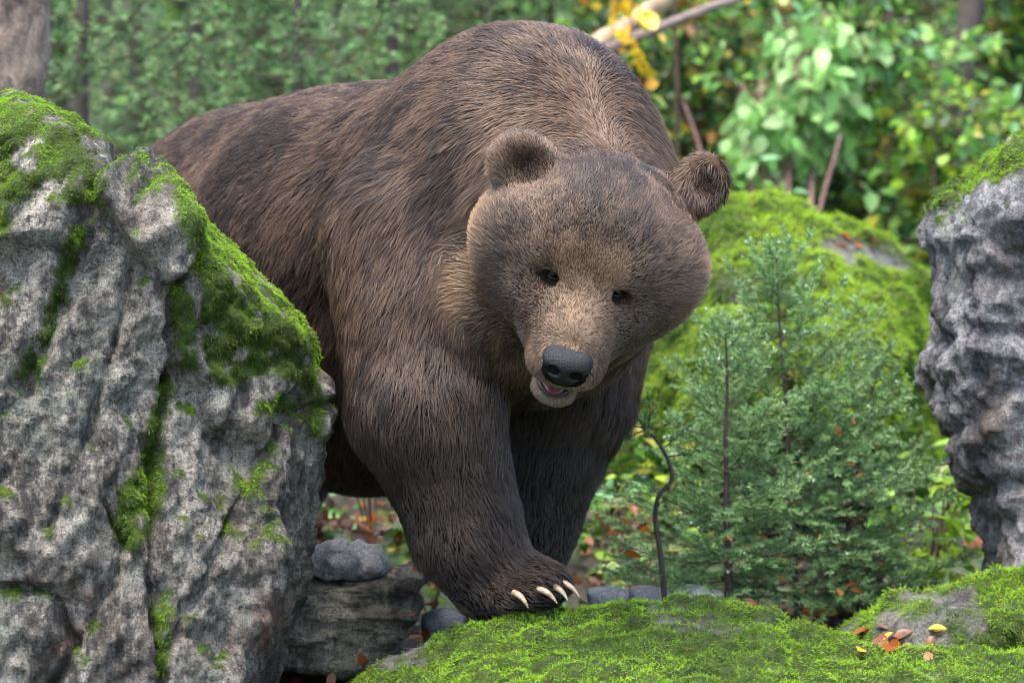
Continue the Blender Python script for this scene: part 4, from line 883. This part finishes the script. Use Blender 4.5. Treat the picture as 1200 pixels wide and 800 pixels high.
# the bank
pale_ = shrub("pale drooping shrub with reddish stems behind the mossy boulder", gb(915, 5.0), 1.05, 0.26, 9, 700, 0.066, PALE, "pale", 200, None, M_RED, 0.013, 0.60, twig=0.20, down=1.3)
for x0, y0, x1, y1 in ((893, 300, 878, 168), (912, 300, 897, 150), (928, 300, 918, 160), (945, 300, 952, 175), (905, 300, 925, 140)):
    V, F = tube(curve(gb(x0, 4.25), P(x1 + (x1 - x0) * 0.5, y1 - 70, 5.15), 16, (0, 0, 0.01), 0.015, x0), np.linspace(0.011, 0.006, 16), 7, False); mk("stem", V, F, M_RED, pale_)
BK = [(700, 4.8, 0.9, 0.5, MIXED, "mixed", "shrub of mixed green and orange leaves beside the bear's hump"), (800, 5.6, 1.3, 0.5, MIXED, "mixed", "thin shrub between the bear's hump and the pale drooping shrub"), (1020, 5.4, 1.1, 0.55, GREENS, "green", "dark green shrub beside the pale drooping shrub"),
      (1130, 4.9, 0.9, 0.5, LIME + GREENS, "sap", "bright green shrub behind the tall pale grey boulder"), (1090, 6.6, 1.5, 0.7, GREENS, "green", "broad green shrub around the dark leaning trunk"), (960, 7.2, 1.6, 0.7, GREENS, "green", "tall green shrub up the bank above the mossy boulder"),
      (840, 7.4, 1.5, 0.7, MIXED, "mixed", "tall autumn shrub up the bank beside the fallen branch"), (1190, 6.8, 1.6, 0.7, LIME + GREENS, "sap", "tall yellow green shrub above the tall pale grey boulder"), (720, 7.6, 1.5, 0.7, MIXED, "mixed", "shrub up the bank behind the fallen birch log"),
      (1010, 9.2, 1.8, 0.9, GREENS + PALE, "green", "large shrub high on the bank above the pale drooping shrub"), (1160, 9.4, 1.8, 0.9, MIXED, "mixed", "large autumn shrub high on the bank by the dark trunk"), (880, 9.6, 1.8, 0.9, GREENS, "green", "large green shrub high on the bank behind the fallen branch"), (730, 9.8, 1.8, 0.9, GREENS, "green", "large green shrub high on the bank behind the hump"),
      (600, 8.2, 1.6, 0.8, GREENS, "green", "green shrub high on the bank between spruces and hump"), (480, 8.8, 1.7, 0.8, GREENS + LIME, "sap", "green shrub high on the bank among the spruces"), (260, 8.6, 1.7, 0.8, GREENS + LIME, "sap", "yellow green shrub high on the bank behind the drooping spruce"), (60, 8.4, 1.7, 0.8, GREENS, "green", "green shrub high on the bank behind the dense spruce"),
      (1240, 8.2, 1.6, 0.7, GREENS, "green", "green shrub high on the bank beyond the tall pale grey boulder")]
for px, Y, hg, sp, pal, pk, lab in BK:
    shrub(lab, gb(px, Y), hg, sp, 7, int(1200 + 450 * hg), 0.056 + 0.003 * (Y - 5), pal, pk, 40 if Y < 7 else 0, G1, None, 0.012, 0.08, twig=0.26)
shrub("shrub with large yellow leaves hanging over the fallen birch log", gb(712, 4.2), 1.25, 0.12, 6, 90, 0.062, YELLOW, "yellow", 90, None, None, 0.006, 0.82, twig=0.12)
# high bank cover
def cover(name, label, n, x0, x1, y0, y1, zlo, zhi, size, pal, up):
    x = RNG.uniform(x0, x1, n); y = y0 + (y1 - y0) * RNG.random(n); keep = np.abs(x) < 1.0 + (y + 9.2) * 0.16; x, y = x[keep], y[keep]; n = len(x)
    pos = np.stack([x, y, ground_z(x, y) + RNG.uniform(zlo, zhi, n) * (0.5 + 0.5 * np.clip(fbm(np.stack([x, y, x * 0], 1) * 1.3, 2, 77) + 0.5, 0, 1))], 1)
    X, Y_, Z = frames(n, RNG.normal(0, 1, (n, 3)) * [1, 1, 0.2], 0.15, 0.3)
    V, F = scatter(SV, SF, pos, X, Y_, Z, size * (0.6 + 0.8 * RNG.random(n))); o = mk(name, V, F, M_LEAF, origin=(0, 3, 0), attrs={"tint": np.repeat(palette(pal, n), len(SV), 0)})
    tag(o, label, up, kind="stuff")
cover("undergrowth", "low green herbs covering the bank behind the bear", 19000, -6, 6, 1.5, 14, 0.0, 0.30, 0.06, GREENS + [(0.4, 0.3, 0.04, 1)], "undergrowth")
cover("leaf_litter", "brown fallen beech leaves covering the forest floor", 9000, -4, 4, 0.2, 9, 0.005, 0.03, 0.055, BROWN, "leaf litter")
print("shrubs", time.time() - T0)

# ------------------------------------------------------------------ trunks, logs, twigs
M_TRUNK = bark_material("pine_bark", (0.03, 0.02, 0.015), (0.36, 0.28, 0.215), 26, 0.55)
def trunk(name, label, pts, rad, sides, m, cat, disp=0.01, seed=0, fs=9.0):
    pts = np.asarray(pts, float); n = len(pts)
    V, F = tube(pts, rad, sides, False); N = normals(V, F); c = np.repeat(pts, sides, 0)
    if (N * (V - c)).sum() < 0: F = F[:, ::-1]; N = -N
    V = V + N * (disp * (fbm(V * [fs * 2, fs * 2, fs * 0.7], 3, seed) + 0.7 * fbm(V * fs * 4, 2, seed + 5)))[:, None]
    o = mk(name, V, F, m); tag(o, label, cat); return o
b0 = gb(6, 1.7); trunk("tree_trunk", "brown bark tree trunk behind the huge cracked boulder", curve(b0 - [0, 0, 0.1], P(4, -700, 1.7), 90, (0.02, 0, 0)), np.linspace(0.098, 0.082, 90), 56, M_TRUNK, "tree trunk", 0.02, 3)
b0 = gb(1085, 6.0); t1 = trunk("tree_trunk", "dark leaning tree trunk among the shrubs on the bank", curve(b0, P(1118, -150, 6.0), 30, (0.06, 0, 0), 0.06, 4), np.linspace(0.055, 0.03, 30), 14, M_DARKBARK, "tree trunk", 0.008, 7)
b0 = gb(1150, 6.3); trunk("tree_trunk", "thin dark tree trunk beside the leaning dark trunk", curve(b0, P(1145, -150, 6.3), 30, (-0.05, 0, 0), 0.06, 9), np.linspace(0.045, 0.03, 30), 12, M_DARKBARK, "tree trunk", 0.008, 8)
b0 = gb(786, 4.6); trunk("thin_sapling", "thin upright brown sapling stem behind the bear's hump", curve(b0, P(783, -60, 4.6), 24, (0.01, 0, 0), 0.02, 5), np.linspace(0.011, 0.007, 24), 7, M_TWIG, "sapling", 0.001, 9)
M_BIRCH = bark_material("pale_bark", (0.16, 0.10, 0.05), (0.62, 0.50, 0.33), 14, 1.0)
trunk("fallen_log", "pale yellowish birch log lying diagonally behind the bear's hump", curve(P(95, 461, 4.5), P(900, -84, 4.5), 60, (0, 0, 0.0), 0.02, 2), np.linspace(0.045, 0.030, 60), 16, M_BIRCH, "log", 0.006, 11)
M_GREYW = bark_material("grey_branch", (0.10, 0.075, 0.065), (0.32, 0.25, 0.22), 20, 1.0)
trunk("fallen_branch", "long grey brown fallen branch crossing below the birch log", np.concatenate([curve(gb(430, 4.3), P(585, 125, 4.3), 14, (0, 0, 0.08))[:-1], curve(P(585, 125, 4.3), P(905, -8, 4.3), 30, (0, 0, 0.02), 0.03, 6)]), np.linspace(0.030, 0.012, 43), 10, M_GREYW, "branch", 0.004, 12)
for (x0, y0, x1, y1, lab) in ((945, 245, 985, 160, "slanting bare stem beside the pale drooping shrub"), (870, 250, 800, 120, "slanting brown stem crossing behind the bear's ear")):
    trunk("bare_stem", lab, curve(gb(x0 + (x0 - x1) * 0.9, 4.4), P(x1, y1, 4.6), 12, (0, 0, 0.01), 0.02, 3), np.linspace(0.012, 0.006, 12), 7, M_RED, "stem", 0.001, 14)
a = gb(785, 0.62); a[2] -= 0.05
tw = [a, P(776, 655, 0.62), P(767, 610, 0.62), P(770, 580, 0.60), P(790, 562, 0.60), P(782, 535, 0.60), P(768, 512, 0.6), P(752, 500, 0.6)]
tt = np.linspace(0, 7, 40); twp = np.stack([np.interp(tt, np.arange(8), np.array(tw)[:, c]) for c in range(3)], 1); 
for _ in range(4): twp[1:-1] = 0.5 * twp[1:-1] + 0.25 * (twp[:-2] + twp[2:])
tr = empty("bent_twig", a); V, F = tube(twp, np.linspace(0.0075, 0.003, 40), 8, False); mk("stem", V, F, M_DARKBARK, tr)
sp_ = Spray()
for px, py, dx, dz, L in ((752, 500, -1, 0.2, 0.12), (768, 512, -0.7, 0.7, 0.13), (775, 525, 0.8, 0.6, 0.12), (782, 535, 0.9, 0.2, 0.13), (757, 503, -0.9, -0.3, 0.12), (765, 510, -0.2, 1, 0.10)):
    sp_.branch(P(px, py, 0.6), (dx, -0.3, dz), L, 0.1, 0.0018, 0.02, 0.5, 520, 0.013, NC1, NT1, 0.1)
sp_.build(tr, M_NEEDLE, 0.0010)
tag(tr, "thin bent dark spruce twig rising from the mossy rock", "twig")
M_OLDW = bark_material("old_log", (0.06, 0.055, 0.05), (0.26, 0.24, 0.22), 18, 1.0)
OUTW = [(945, 668), (960, 645), (978, 634), (1005, 648), (1035, 668), (1068, 692), (1085, 720), (1070, 760), (940, 770)]
ow, *_ = rock("slanted_stone", OUTW, 1.42, 0.12, 0.1, 0.04, 0.009, M_SLAB, None, dispS, None); tag(ow, "dark slanted stone with a pale top under the leaning young spruce", "stone")
trunk("fallen_stick", "grey stick lying on the ground behind the bent twig", curve(gb(722, 1.05), P(772, 645, 1.3), 12, (0, 0, 0), 0.01, 4), 0.008, 8, M_OLDW, "stick", 0.002, 22)
for i, (px, py, Y, rx, rz, lab) in enumerate(((715, 694, 0.75, 0.055, 0.014, "flat pale stone beside the bear's paw"), (760, 693, 0.72, 0.05, 0.016, "pale grey stone by the foot of the bent twig"), (815, 694, 0.7, 0.06, 0.016, "pale flat stone by the dark spruce trunk"), (520, 722, 0.45, 0.05, 0.016, "pale stone between the slab and the mossy rock"))):
    px0 = px; k = PXM(Y); OUT = [(px + rx * k * math.cos(q) * (1 + 0.15 * math.sin(3 * q + i)), py - rz * k * math.sin(q) * (1 + 0.2 * math.cos(2 * q + i)) + (80 if math.sin(q) < -0.2 else 0)) for q in np.linspace(0, 6.28, 13)[:-1]]
    o, *_ = rock("flat_stone", OUT, Y, 0.06, 0.1, 0.02, 0.005, M_PALEST, None, lambda V, N: 0.006 * fbm(V * 14, 3, 131), None); tag(o, lab, "stone")

# ------------------------------------------------------------------ single fallen leaves
ORANGE = [(0.38, 0.11, 0.022, 3), (0.30, 0.12, 0.04, 4), (0.25, 0.10, 0.04, 3), (0.30, 0.18, 0.11, 1), (0.5, 0.34, 0.04, 1)]
dg = bpy.context.evaluated_depsgraph_get()
def drop(px, py, size, pal, pk, label, grp, flat=0.5):
    d = P(px, py, 0.0) - CAM; d = d / np.linalg.norm(d)
    ok, loc, nr, idx, ob, _m = scene.ray_cast(dg, Vector(CAM), Vector(d))
    if not ok or ob.name.startswith(("brown_bear", "stone")) or (ob.name.startswith("slab") and RNG.random() < 0.7): return
    nn = nrm(np.array(nr) * 0.6 + np.array([0, 0, 1.0]) * 0.6 + RNG.normal(0, flat * 0.5, 3)); y = RNG.normal(0, 1, 3); y = nrm(y - (y @ nn) * nn); x = np.cross(y, nn)
    me_ = leaf_meshes(pk, pal)[RNG.integers(0, 8)]; c_ = np.array(me_.attributes["tint"].data[0].color[:3]); hue = c_[1] / c_[0]
    word = "yellow" if hue > 0.6 else "dark brown" if c_[0] < 0.22 else "orange" if c_[2] / c_[0] < 0.12 else "rust brown"
    if grp: label = word + " " + label
    o = put_leaf("fallen_leaf", me_, np.array(loc) + nn * 0.006, x, y, nn, size * 0.68 * RNG.uniform(0.7, 1.2)); tag(o, label, "leaf", grp)
for lab, grp, n, (x0, x1, y0, y1), size, pal, pk in (
        ("beech leaf lying below the dark flat slab", "leaves below the slab", 14, (350, 430, 775, 798), 0.06, ORANGE, "orange"),
        ("beech leaf on the ground under the bear's belly", "leaves under the belly", 36, (362, 520, 600, 665), 0.065, ORANGE, "orange"),
        ("beech leaf in the gap between slab and mossy rock", "leaves beside the slab", 14, (462, 520, 680, 745), 0.06, ORANGE, "orange"),
        ("leaf in the hollow between the two mossy rocks", "leaves between the mossy rocks", 22, (1000, 1095, 738, 768), 0.062, ORANGE, "orange"),
        ("leaf on the soil under the young spruces", "leaves under the spruces", 16, (890, 1010, 690, 725), 0.05, ORANGE + YELLOW, "oy"),
        ("leaf on the ground beside the bear's far foreleg", "leaves beside the far foreleg", 14, (650, 770, 620, 690), 0.06, ORANGE, "orange"),
        ("leaf caught in the needles of the young spruces", "leaves caught in the spruces", 12, (800, 1040, 470, 660), 0.04, [(0.36, 0.09, 0.025, 1), (0.42, 0.15, 0.03, 1)], "red"),
        ("leaf resting on top of the broad mossy boulder", "leaves on the mossy boulder", 7, (960, 1080, 270, 330), 0.06, BROWN, "brown")):
    for _ in range(n): drop(RNG.uniform(x0, x1), RNG.uniform(y0, y1), size, pal, pk, lab, grp)
drop(980, 720, 0.11, [(0.6, 0.45, 0.04, 1)], "yel1", "long yellow leaf lying in the hollow beside the small mossy hump", None, 0.1)
print("done", time.time() - T0, "triangles", sum(len(m.loops) - 2 * len(m.polygons) for m in bpy.data.meshes))
